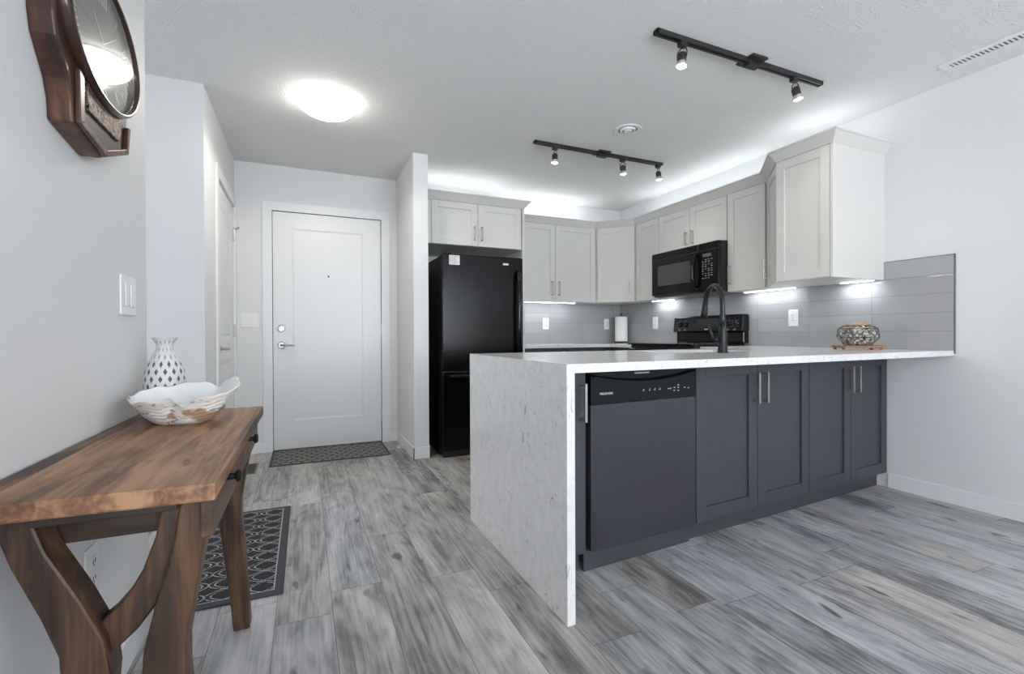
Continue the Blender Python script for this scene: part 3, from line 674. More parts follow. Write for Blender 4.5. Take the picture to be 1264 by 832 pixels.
# ---------------------------------------------------------------- faucet
t = thing('faucet', 'matte black gooseneck pull-down faucet on the peninsula', 'faucet', (2.034, 1.845, SLAB))
MF = simple('faucet_black', (0.022, 0.024, 0.028), 0.3, 0.6)
bm = bmesh.new(); lathe(bm, [(0.027, 0), (0.027, 0.006), (0.024, 0.012), (0.022, 0.10), (0.017, 0.13), (0.0155, 0.14)], 28); obj('base', bm, MF, t, smooth=True)
ex, ey = 0.075, 0.20    # horizontal reach
pts = [(0, 0, 0.12), (0, 0, 0.18), (0, 0, 0.25)]
for k in range(1, 13):
    a = PI*k/13; s = 0.5-0.5*math.cos(a); pts.append((ex*s*0.92, ey*s*0.92, 0.265+0.10*math.sin(a)))
pts.append((ex*0.93, ey*0.93, 0.262))
bm = bmesh.new(); tube(bm, pts, 0.0135, 16); obj('neck', bm, MF, t, smooth=True)
bm = bmesh.new(); tube(bm, [(ex*0.925, ey*0.925, 0.275), (ex*0.94, ey*0.94, 0.255), (ex*0.97, ey*0.97, 0.225), (ex, ey, 0.195)], [0.0145, 0.016, 0.018, 0.021], 16); obj('spray_head', bm, MF, t, smooth=True)
bm = bmesh.new(); tube(bm, [(-0.015, 0, 0.072), (-0.045, 0.005, 0.070), (-0.055, 0.006, 0.072)], [0.014, 0.013, 0.012], 14)
tube(bm, [(-0.050, 0.006, 0.072), (-0.066, 0.008, 0.085), (-0.074, 0.010, 0.11), (-0.080, 0.012, 0.15)], [0.009, 0.008, 0.007, 0.006], 12); obj('lever', bm, MF, t, smooth=True)

# ---------------------------------------------------------------- wall plates
def plate(name, label, c, loc, rz, w_, h_, kind, group=None):
    """front faces local -y"""
    t = thing(name, label, c, loc, rz, group)
    obj('cover_plate', B((-w_/2, w_/2, -0.006, 0, -h_/2, h_/2)), MWP, t, 0.003)
    if kind == 'outlet':
        for s in (-1, 1):
            r_ = obj('receptacle', B((-0.017, 0.017, -0.009, -0.006, s*0.021-0.015, s*0.021+0.015)), MWP, t, 0.004)
            for q in ((-0.008, -0.005, -0.0096, -0.0088, s*0.021-0.003, s*0.021+0.007), (0.005, 0.008, -0.0096, -0.0088, s*0.021-0.003, s*0.021+0.007), (-0.002, 0.002, -0.0096, -0.0088, s*0.021-0.010, s*0.021-0.006)): obj('slot', B(q), MDARK, r_)
    elif kind == 'gfci':
        r_ = obj('receptacle', B((-0.017, 0.017, -0.009, -0.006, -0.034, 0.034)), MWP, t, 0.002)
        for q in ((-0.007, -0.004, -0.0096, -0.0088, -0.022, -0.014), (0.004, 0.007, -0.0096, -0.0088, -0.022, -0.014), (-0.007, -0.004, -0.0096, -0.0088, 0.014, 0.022), (0.004, 0.007, -0.0096, -0.0088, 0.014, 0.022)): obj('slot', B(q), MDARK, r_)
        obj('reset_button', B((-0.006, 0.006, -0.0105, -0.0088, -0.003, 0.003)), MGREYTXT, r_)
    elif kind == 'switch1': obj('rocker', B((-0.017, 0.017, -0.010, -0.006, -0.034, 0.034)), MWP, t, 0.002)
    elif kind == 'switch2':
        for s in (-1, 1): obj('rocker', B((s*0.024-0.016, s*0.024+0.016, -0.010, -0.006, -0.033, 0.033)), MWP, t, 0.002)
    return t
tw = XW-0.009
plate('wall_outlet', 'white outlet on the tiles left of the stove', 'outlet', (tw, 3.985, 1.108), RZ, 0.078, 0.125, 'outlet')
plate('wall_outlet', 'white outlet on the tiles between faucet and stone-filled jar', 'outlet', (tw, 2.437, 1.109), RZ, 0.078, 0.125, 'gfci')
plate('wall_outlet', 'white outlet on the back wall tiles nearest the fridge', 'outlet', (2.423, YK-0.009, 1.107), 0, 0.078, 0.125, 'outlet')
plate('light_switch', 'white switch plate on the back wall tiles next to the paper towels', 'switch', (3.222, YK-0.009, 1.107), 0, 0.066, 0.122, 'gfci')
plate('light_switch', 'white double switch on the left wall below the clock', 'switch', (XL, 1.785, 1.112), PI/2, 0.135, 0.118, 'switch2')
plate('light_switch', 'white double switch left of the entry door', 'switch', (-0.417, YE, 1.12), 0, 0.131, 0.12, 'switch2')
plate('wall_outlet', 'white outlet low on the left wall behind the table', 'outlet', (XL, 1.50, 0.405), PI/2, 0.078, 0.125, 'outlet')

# ---------------------------------------------------------------- paper towel
t = thing('paper_towel_holder', 'white paper towel roll on a dark stand in the counter corner', 'paper towels', (3.318, 4.44, SLAB))
bm = bmesh.new(); lathe(bm, [(0.078, 0), (0.078, 0.008), (0.070, 0.012), (0.001, 0.012)], 32); obj('base', bm, MBLKM, t)
bm = bmesh.new(); tube(bm, [(0, 0, 0.012), (0, 0, 0.325)], 0.006, 12); lathe(bm, [(0.006, 0.322), (0.012, 0.328), (0.012, 0.336), (0.001, 0.342)], 16); obj('rod', bm, MBLKM, t)
bm = bmesh.new(); lathe(bm, [(0.020, 0.020), (0.069, 0.020), (0.071, 0.024), (0.071, 0.294), (0.069, 0.298), (0.020, 0.298)], 40, caps=False); lathe(bm, [(0.020, 0.020), (0.020, 0.298)], 40, caps=False)
mpt, nt, b = new_mat('paper_towel'); n = NB(nt); v, x, y, z = n.obj(); b.inputs['Base Color'].default_value = (0.85, 0.85, 0.84, 1); b.inputs['Roughness'].default_value = 0.9; n.bump(n.noise(v, 90, 2), 0.4, 0.003, b)
obj('paper_roll', bm, mpt, t, smooth=False)

# ---------------------------------------------------------------- stone-filled glass jar on wooden tray
TX, TY = 3.175, 1.835
t = thing('wooden_tray', 'small live-edge wooden tray on the peninsula by the wall', 'tray', (TX, TY, SLAB), -0.42)
MTR = wood_mat('tray_wood', (0.10, 0.045, 0.02), (0.28, 0.14, 0.07), (0.45, 0.27, 0.15), 'x', 1.4)
bm = bmesh.new(); pts = []
random.seed(11)
for k in range(28):
    a = 2*PI*k/28; e = 0.5
    cxs, sns = math.cos(a), math.sin(a)
    pts.append((0.148*math.copysign(abs(cxs)**e, cxs)*(1+random.uniform(-.02, .02)), 0.065*math.copysign(abs(sns)**e, sns)*(1+random.uniform(-.05, .05))))
prism(bm, pts, 0.010, 0.026); obj('board', bm, MTR, t, 0.004)
for sx in (-1, 1):
    for sy in (-1, 1): bm = bmesh.new(); lathe(bm, [(0.009, 0), (0.010, 0.0105)], 12, sx*0.115, sy*0.04); obj('foot', bm, MTR, t)
t = thing('glass_jar', 'faceted glass jar of pale stones with a twig on top', 'jar', (TX, TY, SLAB+0.0265), -0.42)
gm, nt, b = new_mat('clear_glass'); n = NB(nt)
tr = n.node('ShaderNodeBsdfTransparent'); tr.inputs[0].default_value = (0.93, 0.95, 0.95, 1); gl = n.node('ShaderNodeBsdfGlossy'); gl.inputs['Roughness'].default_value = 0.03
fr_ = n.node('ShaderNodeFresnel'); fr_.inputs[0].default_value = 1.5; mx = n.node('ShaderNodeMixShader')
gb = n.node('ShaderNodeNewGeometry'); nt.links.new(n.m('MULTIPLY', fr_.outputs[0], n.m('SUBTRACT', 1.0, gb.outputs['Backfacing'])), mx.inputs[0]); nt.links.new(tr.outputs[0], mx.inputs[1]); nt.links.new(gl.outputs[0], mx.inputs[2]); nt.links.new(mx.outputs[0], nt.nodes['Material Output'].inputs[0])
prof = [(0.080, 0.0005), (0.127, 0.050), (0.118, 0.102), (0.090, 0.120)]
SG = 7
def oct_ring(r, z, k, ph): a = 2*PI*(k+ph)/SG; return Vector((r*math.cos(a), r*0.62*math.sin(a), z))
bm = bmesh.new(); wire = bmesh.new(); rings = []
for j, (r, z) in enumerate(prof): rings.append([oct_ring(r, z, k, 0.5*(j % 2)+0.25) for k in range(SG)])
def tri(bm_, *ps): bm_.faces.new([bm_.verts.new(p) for p in ps])
edges = []
for j in range(len(prof)-1):
    A_, B_ = rings[j], rings[j+1]
    for k in range(SG):
        k2 = (k+1) % SG
        if j % 2 == 0: tri(bm, A_[k], A_[k2], B_[k]); tri(bm, A_[k2], B_[k2], B_[k]); edges += [(A_[k], B_[k]), (A_[k2], B_[k])]
        else: tri(bm, A_[k], A_[k2], B_[k2]); tri(bm, A_[k], B_[k2], B_[k]); edges += [(A_[k], B_[k]), (A_[k], B_[k2])]
        edges.append((A_[k], A_[k2]))
for k in range(SG): edges.append((rings[-1][k], rings[-1][(k+1) % SG]))
bm.faces.new([bm.verts.new(p) for p in rings[0]])
obj('glass', bm, gm, t)
for a_, b_ in edges: tube(wire, [a_, b_], 0.0017, 6)
obj('wire_frame', wire, simple('bronze_wire', (0.13, 0.09, 0.05), 0.35, 0.8), t)
bm = bmesh.new(); random.seed(5)
def rad_at(z):
    for (r0, z0_), (r1, z1_) in zip(prof, prof[1:]):
        if z <= z1_: return r0+(r1-r0)*(z-z0_)/(z1_-z0_)
    return 0.07
for k in range(520):
    z = random.uniform(0.008, 0.110); R_ = rad_at(z)*0.93-0.012; a = random.uniform(0, 2*PI); q = random.random()**0.35
    s = random.uniform(0.006, 0.0120)
    m4 = Matrix.Translation((R_*q*math.cos(a), R_*q*0.62*math.sin(a), z)) @ Matrix.Rotation(random.uniform(0, 6), 4, 'X') @ Matrix.Rotation(random.uniform(0, 6), 4, 'Z') @ Matrix.Diagonal((s*1.3, s, s*0.7, 1))
    bmesh.ops.create_icosphere(bm, subdivisions=1, radius=1, matrix=m4)
pm, nt, b = new_mat('mixed_stones'); n = NB(nt)
gi = n.node('ShaderNodeNewGeometry'); nt.links.new(n.ramp(gi.outputs['Random Per Island'], [(0.0, (0.20, 0.17, 0.14)), (0.25, (0.62, 0.60, 0.56)), (0.5, (0.78, 0.77, 0.74)), (0.75, (0.45, 0.36, 0.27)), (1.0, (0.25, 0.25, 0.27))]), b.inputs['Base Color']); b.inputs['Roughness'].default_value = 0.5
st_ = obj('stones', bm, pm, t, smooth=True); st_['kind'] = 'stuff'
bm = bmesh.new(); tube(bm, [(-0.075, 0.0, 0.128), (-0.03, 0.006, 0.133), (0.01, -0.004, 0.136), (0.045, 0.004, 0.133), (0.082, 0.0, 0.129)], [0.006, 0.009, 0.009, 0.007, 0.004], 9)
tube(bm, [(0.03, 0.0, 0.134), (0.036, 0.004, 0.155)], [0.006, 0.004], 8); tube(bm, [(-0.06, 0.01, 0.126), (-0.02, -0.02, 0.130), (0.05, -0.015, 0.127)], 0.005, 8)
obj('twig', bm, wood_mat('driftwood', (0.12, 0.07, 0.04), (0.42, 0.28, 0.17), (0.6, 0.45, 0.3), 'x', 3), t, smooth=True)

# ---------------------------------------------------------------- ceiling fixtures
t = thing('ceiling_light', 'lit round frosted dome light on the hallway ceiling', 'ceiling light', (0.139, 3.135, H))
bm = bmesh.new(); lathe(bm, [(0.150, 0), (0.158, -0.004), (0.158, -0.018), (0.150, -0.022)], 48); obj('pan', bm, MWP, t)
bm = bmesh.new(); prof = [(0.168*math.cos(a*PI/2/14) if a < 14 else 0.001, -0.022-0.078*math.sin(a*PI/2/14)) for a in range(15)]; lathe(bm, [(0.160, -0.016)]+prof, 48)
obj('dome_shade', bm, MDOME, t, smooth=True)
for k in range(3):
    a = math.radians(20+120*k); bm = bmesh.new(); x, y = 0.170*math.cos(a), 0.170*math.sin(a); tube(bm, [(x*0.95, y*0.95, -0.012), (x*1.03, y*1.03, -0.024)], 0.005, 8); obj('clip', bm, MNICK, t)

dl = bpy.data.lights.new('dome_lamp', 'SPOT'); dl.energy = 24; dl.color = (1.0, 0.94, 0.85); dl.spot_size = math.radians(172); dl.spot_blend = 0.3; dl.shadow_soft_size = 0.06
po = bpy.data.objects.new('dome_lamp', dl); C.objects.link(po); po.location = (0.139, 3.135, H-0.10)

def track_light(label, x0, x1, y, cxp, heads):
    t = thing('track_light', label, 'track light', (x0, y, H)); L = x1-x0
    obj('rail', B((0, L, -0.017, -0.005, -0.022, 0), (0, L, 0.005, 0.017, -0.022, 0), (0, L, -0.006, 0.006, -0.010, 0), (0, 0.01, -0.017, 0.017, -0.022, 0), (L-0.01, L, -0.017, 0.017, -0.022, 0)), MTRACK, t, 0.0015)
    obj('power_feed', B((cxp-0.055, cxp+0.055, -0.055, 0.055, -0.012, -0.0005), (cxp-0.04, cxp+0.04, -0.02, 0.02, -0.038, -0.018)), MTRACK, t, 0.003)
    for hx, tilt, az in heads:
        bm = bmesh.new(); box(bm, hx-0.02, hx+0.02, -0.015, 0.015, -0.045, -0.016)
        hd = obj('lamp_head', bm, MTRACK, t, 0.003)
        R_ = Matrix.Translation((hx, 0, -0.050)) @ Matrix.Rotation(az, 4, 'Z') @ Matrix.Rotation(tilt, 4, 'Y')
        def part(nm, f, mat, sm=False):
            b_ = bmesh.new(); f(b_); b_.transform(R_); return obj(nm, b_, mat, hd, smooth=sm)
        part('yoke', lambda b_: (tube(b_, [(0, -0.004, 0), (0, -0.022, -0.012), (0, -0.026, -0.03), (0, -0.024, -0.052)], 0.0028, 8), tube(b_, [(0, 0.004, 0), (0, 0.022, -0.012), (0, 0.026, -0.03), (0, 0.024, -0.052)], 0.0028, 8)), MTRACK)
        part('socket', lambda b_: lathe(b_, [(0.008, -0.022), (0.020, -0.030), (0.022, -0.036), (0.022, -0.066), (0.020, -0.070)], 20), MTRACK)
        part('bulb_rim', lambda b_: lathe(b_, [(0.018, -0.068), (0.026, -0.086), (0.027, -0.094), (0.023, -0.094)], 24, caps=False), simple('clear_rim', (0.6, 0.55, 0.5), 0.15, 0.3), True)
        part('bulb', lambda b_: lathe(b_, [(0.022, -0.088), (0.022, -0.094), (0.012, -0.099), (0.001, -0.100)], 24), MBULB, True)
        d = bpy.data.lights.new('spot_lamp', 'SPOT'); d.energy = 5; d.color = WARM; d.spot_size = math.radians(130); d.spot_blend = 1.0; d.shadow_soft_size = 0.02
        so = bpy.data.objects.new('spot_lamp', d); C.objects.link(so)
        so.matrix_world = Matrix.Translation((x0, y, H)) @ R_ @ Matrix.Translation((0, 0, -0.108))
    return t
track_light('two-bulb black track light on the ceiling above the peninsula', 1.538, 2.739, 1.785, 0.645, [(0.165, 0.10, 0.3), (0.975, 0.25, 2.8)])
track_light('three-bulb black track light nearer the back wall cabinets', 1.582, 2.789, 3.165, 0.60, [(0.175, 0.03, 0.0), (0.80, -0.15, 0.4), (1.165, 0.12, 2.8)])

t = thing('ceiling_vent', 'round white ceiling vent beside the farther track light', 'vent', (2.104, 2.733, H))
for j, (r0, r1, zz) in enumerate(((0.066, 0.096, 0.008), (0.040, 0.056, 0.016), (0.0, 0.032, 0.018))):
    bm = bmesh.new(); lathe(bm, [(r1, -zz*0.3), (r1-0.004, -zz), (max(r0, 0.001), -zz), (max(r0, 0.001), -zz*0.3)], 40, caps=(r0 == 0)); obj('ring', bm, MWP, t, smooth=False)
bm = bmesh.new(); lathe(bm, [(0.068, -0.0005), (0.068, -0.0022)], 32); obj('duct_opening', bm, simple('duct', (0.10, 0.10, 0.10), 0.7), t)
t = thing('air_register', 'long white slotted ceiling air register near the right wall', 'vent', (3.215, 1.235, H))
obj('frame', B((-0.055, -0.026, -0.19, 0.19, -0.007, 0), (0.026, 0.055, -0.19, 0.19, -0.007, 0), (-0.026, 0.026, -0.19, -0.155, -0.007, 0), (-0.026, 0.026, 0.155, 0.19, -0.007, 0)), MWP, t, 0.002)
obj('duct_opening', B((-0.026, 0.026, -0.155, 0.155, -0.0015, -0.0003)), simple('duct2', (0.16, 0.16, 0.16), 0.7), t)
for k in range(17): y = -0.146+k*0.018; obj('louver', B((-0.0255, 0.0255, y-0.0032, y+0.0032, -0.0065, -0.0017)), MWP, t)

# ---------------------------------------------------------------- floor things
t = thing('floor_register', 'brown metal floor vent beside the hall door', 'vent', (-0.379, 3.983, 0))
obj('frame', B((-0.054, -0.040, -0.145, 0.145, 0, 0.005), (0.040, 0.054, -0.145, 0.145, 0, 0.005), (-0.04, 0.04, -0.145, -0.130, 0, 0.005), (-0.04, 0.04, 0.130, 0.145, 0, 0.005)), simple('register_brown', (0.14, 0.125, 0.11), 0.4, 0.4), t, 0.001)
bm = B((-0.04, 0.04, -0.13, 0.13, 0.0003, 0.001))
for k in range(22): box(bm, -0.04, 0.04, -0.124+k*0.0116, -0.119+k*0.0116, 0.001, 0.004)
obj('grille', bm, simple('register_dark', (0.09, 0.08, 0.075), 0.45, 0.4), t)
t = thing('door_stop', 'small white spring door stop on the column baseboard', 'door stop', (XC0-BT, 4.02, 0.045))
bm = bmesh.new(); tube(bm, [(0, 0, 0), (-0.006, 0, 0)], 0.012, 14); obj('base', bm, MWP, t)
bm = bmesh.new(); tube(bm, [(-0.006+(-0.055)*k/60, 0.0055*math.cos(k*1.1), 0.0055*math.sin(k*1.1)) for k in range(61)], 0.0013, 6); obj('spring', bm, MNICK, t)
bm = bmesh.new(); tube(bm, [(-0.060, 0, 0), (-0.075, 0, 0)], 0.008, 12); obj('tip', bm, MWP, t)
def rug_mat(name, base_c, line_c, wx, wy, lw, border, hx, hy, amp=0.42):
    m, nt, b = new_mat(name); n = NB(nt); v, x, y, z = n.obj()
    sy = n.m('MULTIPLY', n.m('SINE', n.m('MULTIPLY', y, 2*PI/wy)), amp)
    def line(sg):
        f = n.m('FRACT', n.m('ADD', n.m('DIVIDE', x, wx), n.m('MULTIPLY', sy, sg)))
        return n.m('LESS_THAN', n.m('ABSOLUTE', n.m('SUBTRACT', n.m('ABSOLUTE', n.m('SUBTRACT', f, 0.5)), lw*1.6)), lw*0.5)
    l = n.m('MAXIMUM', line(1.0), line(-1.0))
    dx = n.m('SUBTRACT', hx, n.m('ABSOLUTE', x)); dy = n.m('SUBTRACT', hy, n.m('ABSOLUTE', y)); e = n.m('MINIMUM', dx, dy)
    inside = n.m('GREATER_THAN', e, border)
    bl = n.m('LESS_THAN', n.m('ABSOLUTE', n.m('SUBTRACT', e, border)), 0.0022)
    nz = n.noise(v, 260, 2)
    l = n.m('MULTIPLY', n.m('MULTIPLY', l, inside), n.m('GREATER_THAN', n.noise(v, 160, 1), 0.40))
    bc = n.mix(nz, tuple(c*0.6 for c in base_c), tuple(c*1.4 for c in base_c))
    bc = n.mix(n.m('SUBTRACT', 1.0, inside), bc, tuple(c*1.9 for c in base_c))
    col = n.mix(n.m('MULTIPLY', n.m('MAXIMUM', l, bl), 0.85), bc, line_c)
    nt.links.new(col, b.inputs['Base Color']); b.inputs['Roughness'].default_value = 0.95; b.inputs['Specular IOR Level'].default_value = 0.1
    n.bump(nz, 0.5, 0.004, b); return m
RX0, RX1, RY0, RY1 = -0.62, -0.078, 2.005, 3.010
o = obj('rug', B((-(RX1-RX0)/2, (RX1-RX0)/2, -(RY1-RY0)/2, (RY1-RY0)/2, 0.0005, 0.008)), rug_mat('trellis_rug', (0.040, 0.041, 0.045), (0.46, 0.46, 0.45), 0.13, 0.19, 0.052, 0.035, (RX1-RX0)/2, (RY1-RY0)/2), None, 0.003)
o.location = ((RX0+RX1)/2, (RY0+RY1)/2, 0); cat(o, 'dark grey rug with pale trellis lines beyond the wooden table', 'rug')
def mat_mat():
    m, nt, b = new_mat('woven_mat'); n = NB(nt); v, x, y, z = n.obj()
    yr = n.m('DIVIDE', y, 0.062); row = n.m('FLOOR', yr); fy = n.m('SUBTRACT', n.m('FRACT', yr), 0.5)
    fx = n.m('SUBTRACT', n.m('FRACT', n.m('ADD', n.m('DIVIDE', x, 0.075), n.m('MULTIPLY', row, 0.5))), 0.5)
    d = n.m('ADD', n.m('ABSOLUTE', fx), n.m('ABSOLUTE', fy)); l = n.m('LESS_THAN', n.m('ABSOLUTE', n.m('SUBTRACT', d, 0.33)), 0.10)
    e = n.m('MINIMUM', n.m('SUBTRACT', 0.452, n.m('ABSOLUTE', x)), n.m('SUBTRACT', 0.258, n.m('ABSOLUTE', y)))
    l = n.m('MULTIPLY', l, n.m('GREATER_THAN', e, 0.022))
    nz = n.noise(v, 220, 2)
    col = n.mix(l, n.mix(nz, (0.055, 0.052, 0.050), (0.11, 0.105, 0.10)), (0.36, 0.355, 0.34))
    nt.links.new(col, b.inputs['Base Color']); b.inputs['Roughness'].default_value = 0.95; n.bump(nz, 0.4, 0.003, b); return m
o = obj('door_mat', B((-0.452, 0.452, -0.258, 0.258, 0.0005, 0.007)), mat_mat(), None, 0.003); o.location = (0.202, 4.232, 0)
cat(o, 'grey patterned mat on the floor at the entry door', 'mat')

# ---------------------------------------------------------------- console table
TXc = -0.31
t = thing('console_table', 'rustic brown wooden console table with curved legs against the left wall', 'table', (0, 0, 0))
bm = bmesh.new(); prism(bm, [(-0.489, 0.952), (-0.140, 0.938), (-0.134, 1.888), (-0.489, 1.893)], 0.709, 0.740); obj('tabletop', bm, MTOP, t, 0.004)
def leg_pts(side, y):   # side +1 front (towards room), -1 back
    if side > 0: c = [(-0.178, 0.708), (-0.190, 0.62), (-0.212, 0.52), (-0.228, 0.44), (-0.230, 0.38), (-0.224, 0.32), (-0.213, 0.20), (-0.203, 0.08), (-0.198, 0.0)]
    else: c = [(-0.432, 0.708), (-0.408, 0.63), (-0.368, 0.54), (-0.342, 0.47), (-0.336, 0.41), (-0.342, 0.34), (-0.365, 0.22), (-0.395, 0.08), (-0.408, 0.0)]
    return [(x, y, z) for x, z in c]
hh = [0.046, 0.048, 0.056, 0.062, 0.066, 0.064, 0.058, 0.052, 0.050]
for y, wd in ((1.035, 0.062), (1.845, 0.062)):
    for s in (1, -1):
        bm = bmesh.new()
        P_ = leg_pts(s, y); fine = []; hf = []
        for i in range(len(P_)-1):
            for k in range(3): f_ = k/3; fine.append(tuple(P_[i][j]*(1-f_)+P_[i+1][j]*f_ for j in range(3))); hf.append(hh[i]*(1-f_)+hh[i+1]*f_)
        fine.append(P_[-1]); hf.append(hh[-1])
        # flatten the ends so that they meet top and floor squarely
        sweep(bm, fine, wd, hf, 'y')
        for v_ in bm.verts:
            if v_.co.z < 0.012: v_.co.z = 0.0
            if v_.co.z > 0.700: v_.co.z = 0.708
        obj('leg', bm, MLEG, t, 0.005)
# curved brackets tying front and back legs of each frame
for y in (1.045, 1.840):
    bm = bmesh.new(); sweep(bm, [(-0.345, y, 0.452), (-0.318, y, 0.468), (-0.290, y, 0.492), (-0.264, y, 0.525), (-0.244, y, 0.57), (-0.228, y, 0.63), (-0.220, y, 0.69)], 0.040, [0.060, 0.056, 0.053, 0.050, 0.042, 0.034, 0.030], 'y'); obj('curved_brace', bm, MLEG, t, 0.004)
bm = bmesh.new(); box(bm, -0.315, -0.245, 1.822, 1.868, 0.370, 0.45); obj('cross_block', bm, MLEG, t, 0.006)
obj('end_rail', B((-0.405, -0.205, 0.990, 1.020, 0.685, 0.709)), MAPR, t, 0.002)
obj('apron', B((-0.425, -0.215, 1.066, 1.086, 0.628, 0.709), (-0.425, -0.215, 1.79, 1.81, 0.628, 0.709), (-0.435, -0.415, 1.066, 1.81, 0.628, 0.709)), MAPR, t, 0.002)
obj('drawer_box', B((-0.205, -0.170, 1.02, 1.86, 0.625, 0.709)), MAPR, t, 0.001)
# two drawer fronts on the room side, flared like the photo
for (ya, yb) in ((0.985, 1.428), (1.432, 1.858)):
    bm = bmesh.new(); prism(bm, [(ya, 0.632), (yb, 0.632), (yb, 0.708), (ya, 0.708)], -0.170, -0.150, 'x'); dr = obj('drawer', bm, MDRW, t, 0.002)
    yk = 1.136 if ya < 1.2 else 1.525
    bm = bmesh.new(); lathe(bm, [(0.0075, -0.150), (0.0065, -0.134), (0.0125, -0.131), (0.0135, -0.126), (0.010, -0.122), (0.001, -0.121)], 20, yk, 0.697, 'x'); obj('knob', bm, simple('iron', (0.02, 0.02, 0.02), 0.4, 0.7), dr)

# ---------------------------------------------------------------- bark bowl
BX, BY = -0.322, 1.640
t = thing('decorative_bowl', 'white bark-textured open bowl on the console table', 'bowl', (BX, BY, 0.740), -0.40)
def rim_h(a):   # a: 0 = +x (picture right), pi/2 = away, -pi/2 = towards camera
    h = 0.088+0.004*math.cos(a)+0.017*math.sin(a)
    h += 0.026*math.exp(-((a-0.62)/0.30)**2)                      # the raised lip on the right
    h += -0.014*math.exp(-((a-1.25)/0.16)**2)
    h += -0.014*math.exp(-((a+1.05)/0.15)**2)+0.014*math.exp(-((a+1.32)/0.12)**2)  # fold at the front
    h += 0.0025*math.sin(7*a+1)+0.002*math.sin(13*a)
    return h
NA, NT = 120, 22
def bowl_surf(bm, off, flip=False):
    rings = []
    for j in range(NT+1):
        tt = j/NT; ring_ = []
        for k in range(NA):
            a = 2*PI*k/NA-PI
            h = rim_h(a); z = h*tt
            rr_ = 0.066+(0.143-0.066)*(tt**0.72)
            rx, ry = rr_, rr_*0.80
            wav = 1+0.035*math.sin(3*a+0.6)*tt+0.02*math.sin(6*a)*tt
            rid = 0.0032*math.sin(46*tt+3.2*math.sin(5*a)+1.5*math.sin(11*a))*(1 if off == 0 else 0.3)*math.sin(PI*min(1, tt*1.05))
            x = (rx*wav+rid-off)*math.cos(a); y = (ry*wav+rid-off)*math.sin(a)
            ring_.append(bm.verts.new((x, y, max(z, off*0.9))))
        rings.append(ring_)
    for j in range(NT):
        for k in range(NA): bm.faces.new((rings[j][k], rings[j][(k+1) % NA], rings[j+1][(k+1) % NA], rings[j+1][k]))
    bm.faces.new(rings[0]); return rings
bm = bmesh.new(); ra = bowl_surf(bm, 0.0); rb = bowl_surf(bm, 0.007)
for k in range(NA): bm.faces.new((ra[-1][k], ra[-1][(k+1) % NA], rb[-1][(k+1) % NA], rb[-1][k]))
bmk, nt, b = new_mat('white_bark'); n = NB(nt); v, x, y, z = n.obj()
crack = n.noise(n.vec(n.m('MULTIPLY', x, 18.0), n.m('MULTIPLY', y, 18.0), n.m('MULTIPLY', z, 70.0)), 1.0, 4, 0.7, 1.0)
patch = n.m('MULTIPLY', n.ramp(n.noise(v, 16, 2), [(0.58, (0, 0, 0)), (0.64, (1, 1, 1))]), n.m('LESS_THAN', z, 0.05))
col = n.mix(n.ramp(crack, [(0.54, (0, 0, 0)), (0.66, (1, 1, 1))]), (0.80, 0.78, 0.75), (0.20, 0.14, 0.10)); col = n.mix(n.m('MULTIPLY', patch, 0.85), col, (0.36, 0.18, 0.07))
inner = n.m('LESS_THAN', n.m('ADD', n.m('POWER', n.m('DIVIDE', x, 1.0), 2.0), n.m('POWER', n.m('DIVIDE', y, 0.8), 2.0)), -1.0)
nt.links.new(col, b.inputs['Base Color']); b.inputs['Roughness'].default_value = 0.55; n.bump(crack, 0.6, 0.006, b)
sh_ = obj('shell', bm, bmk, t, smooth=True)
# smooth white lining of the bowl
bm = bmesh.new(); rb = bowl_surf(bm, 0.0078); obj('lining', bm, simple('white_glaze', (0.82, 0.82, 0.82), 0.35), t, smooth=True)

# ---------------------------------------------------------------- vase
t = thing('vase', 'white and grey diamond lattice vase behind the bowl', 'vase', (-0.408, 1.828, 0.740))
PV = [(0.034, 0.0), (0.048, 0.02), (0.0545, 0.06), (0.056, 0.10), (0.053, 0.135), (0.044, 0.165), (0.031, 0.190), (0.0235, 0.207), (0.0225, 0.220), (0.027, 0.232), (0.0345, 0.243), (0.0355, 0.246)]
def cat_rom(P, m_=6):
    out = []
    for i in range(len(P)-1):
        p0, p1, p2, p3 = P[max(i-1, 0)], P[i], P[i+1], P[min(i+2, len(P)-1)]
        for k in range(m_):
            u = k/m_; out.append(tuple(0.5*((2*p1[j])+(-p0[j]+p2[j])*u+(2*p0[j]-5*p1[j]+4*p2[j]-p3[j])*u*u+(-p0[j]+3*p1[j]-3*p2[j]+p3[j])*u**3) for j in range(2)))
    return out+[P[-1]]
PF = cat_rom(PV); bm = bmesh.new(); lathe(bm, PF+[(r-0.003, z) for r, z in PF[::-1][:30]], 96, caps=False)
bmesh.ops.remove_doubles(bm, verts=bm.verts, dist=0.00001)
vm, nt, b = new_mat('lattice_vase'); n = NB(nt); v, x, y, z = n.obj()
an = n.m('DIVIDE', n.m('ARCTAN2', y, x), 2*PI)
NDI = 14.0; zr = n.m('DIVIDE', z, 0.046)
u1 = n.m('MULTIPLY', an, NDI)
rowi = n.m('FLOOR', zr); fz_ = n.m('SUBTRACT', n.m('FRACT', zr), 0.5)
def dia(ush, zsh):
    fu = n.m('ABSOLUTE', n.m('SUBTRACT', n.m('FRACT', n.m('ADD', u1, ush)), 0.5)); fv = n.m('ABSOLUTE', n.m('SUBTRACT', n.m('FRACT', n.m('ADD', zr, zsh)), 0.5))
    return n.m('ADD', n.m('MULTIPLY', fu, 2.0), n.m('MULTIPLY', fv, 2.0))
dmin = n.m('MINIMUM', dia(0.0, 0.0), dia(0.5, 0.5))
hole = n.ramp(dmin, [(0.40, (1, 1, 1)), (0.50, (0, 0, 0))])
lowband = n.m('LESS_THAN', z, 0.172)
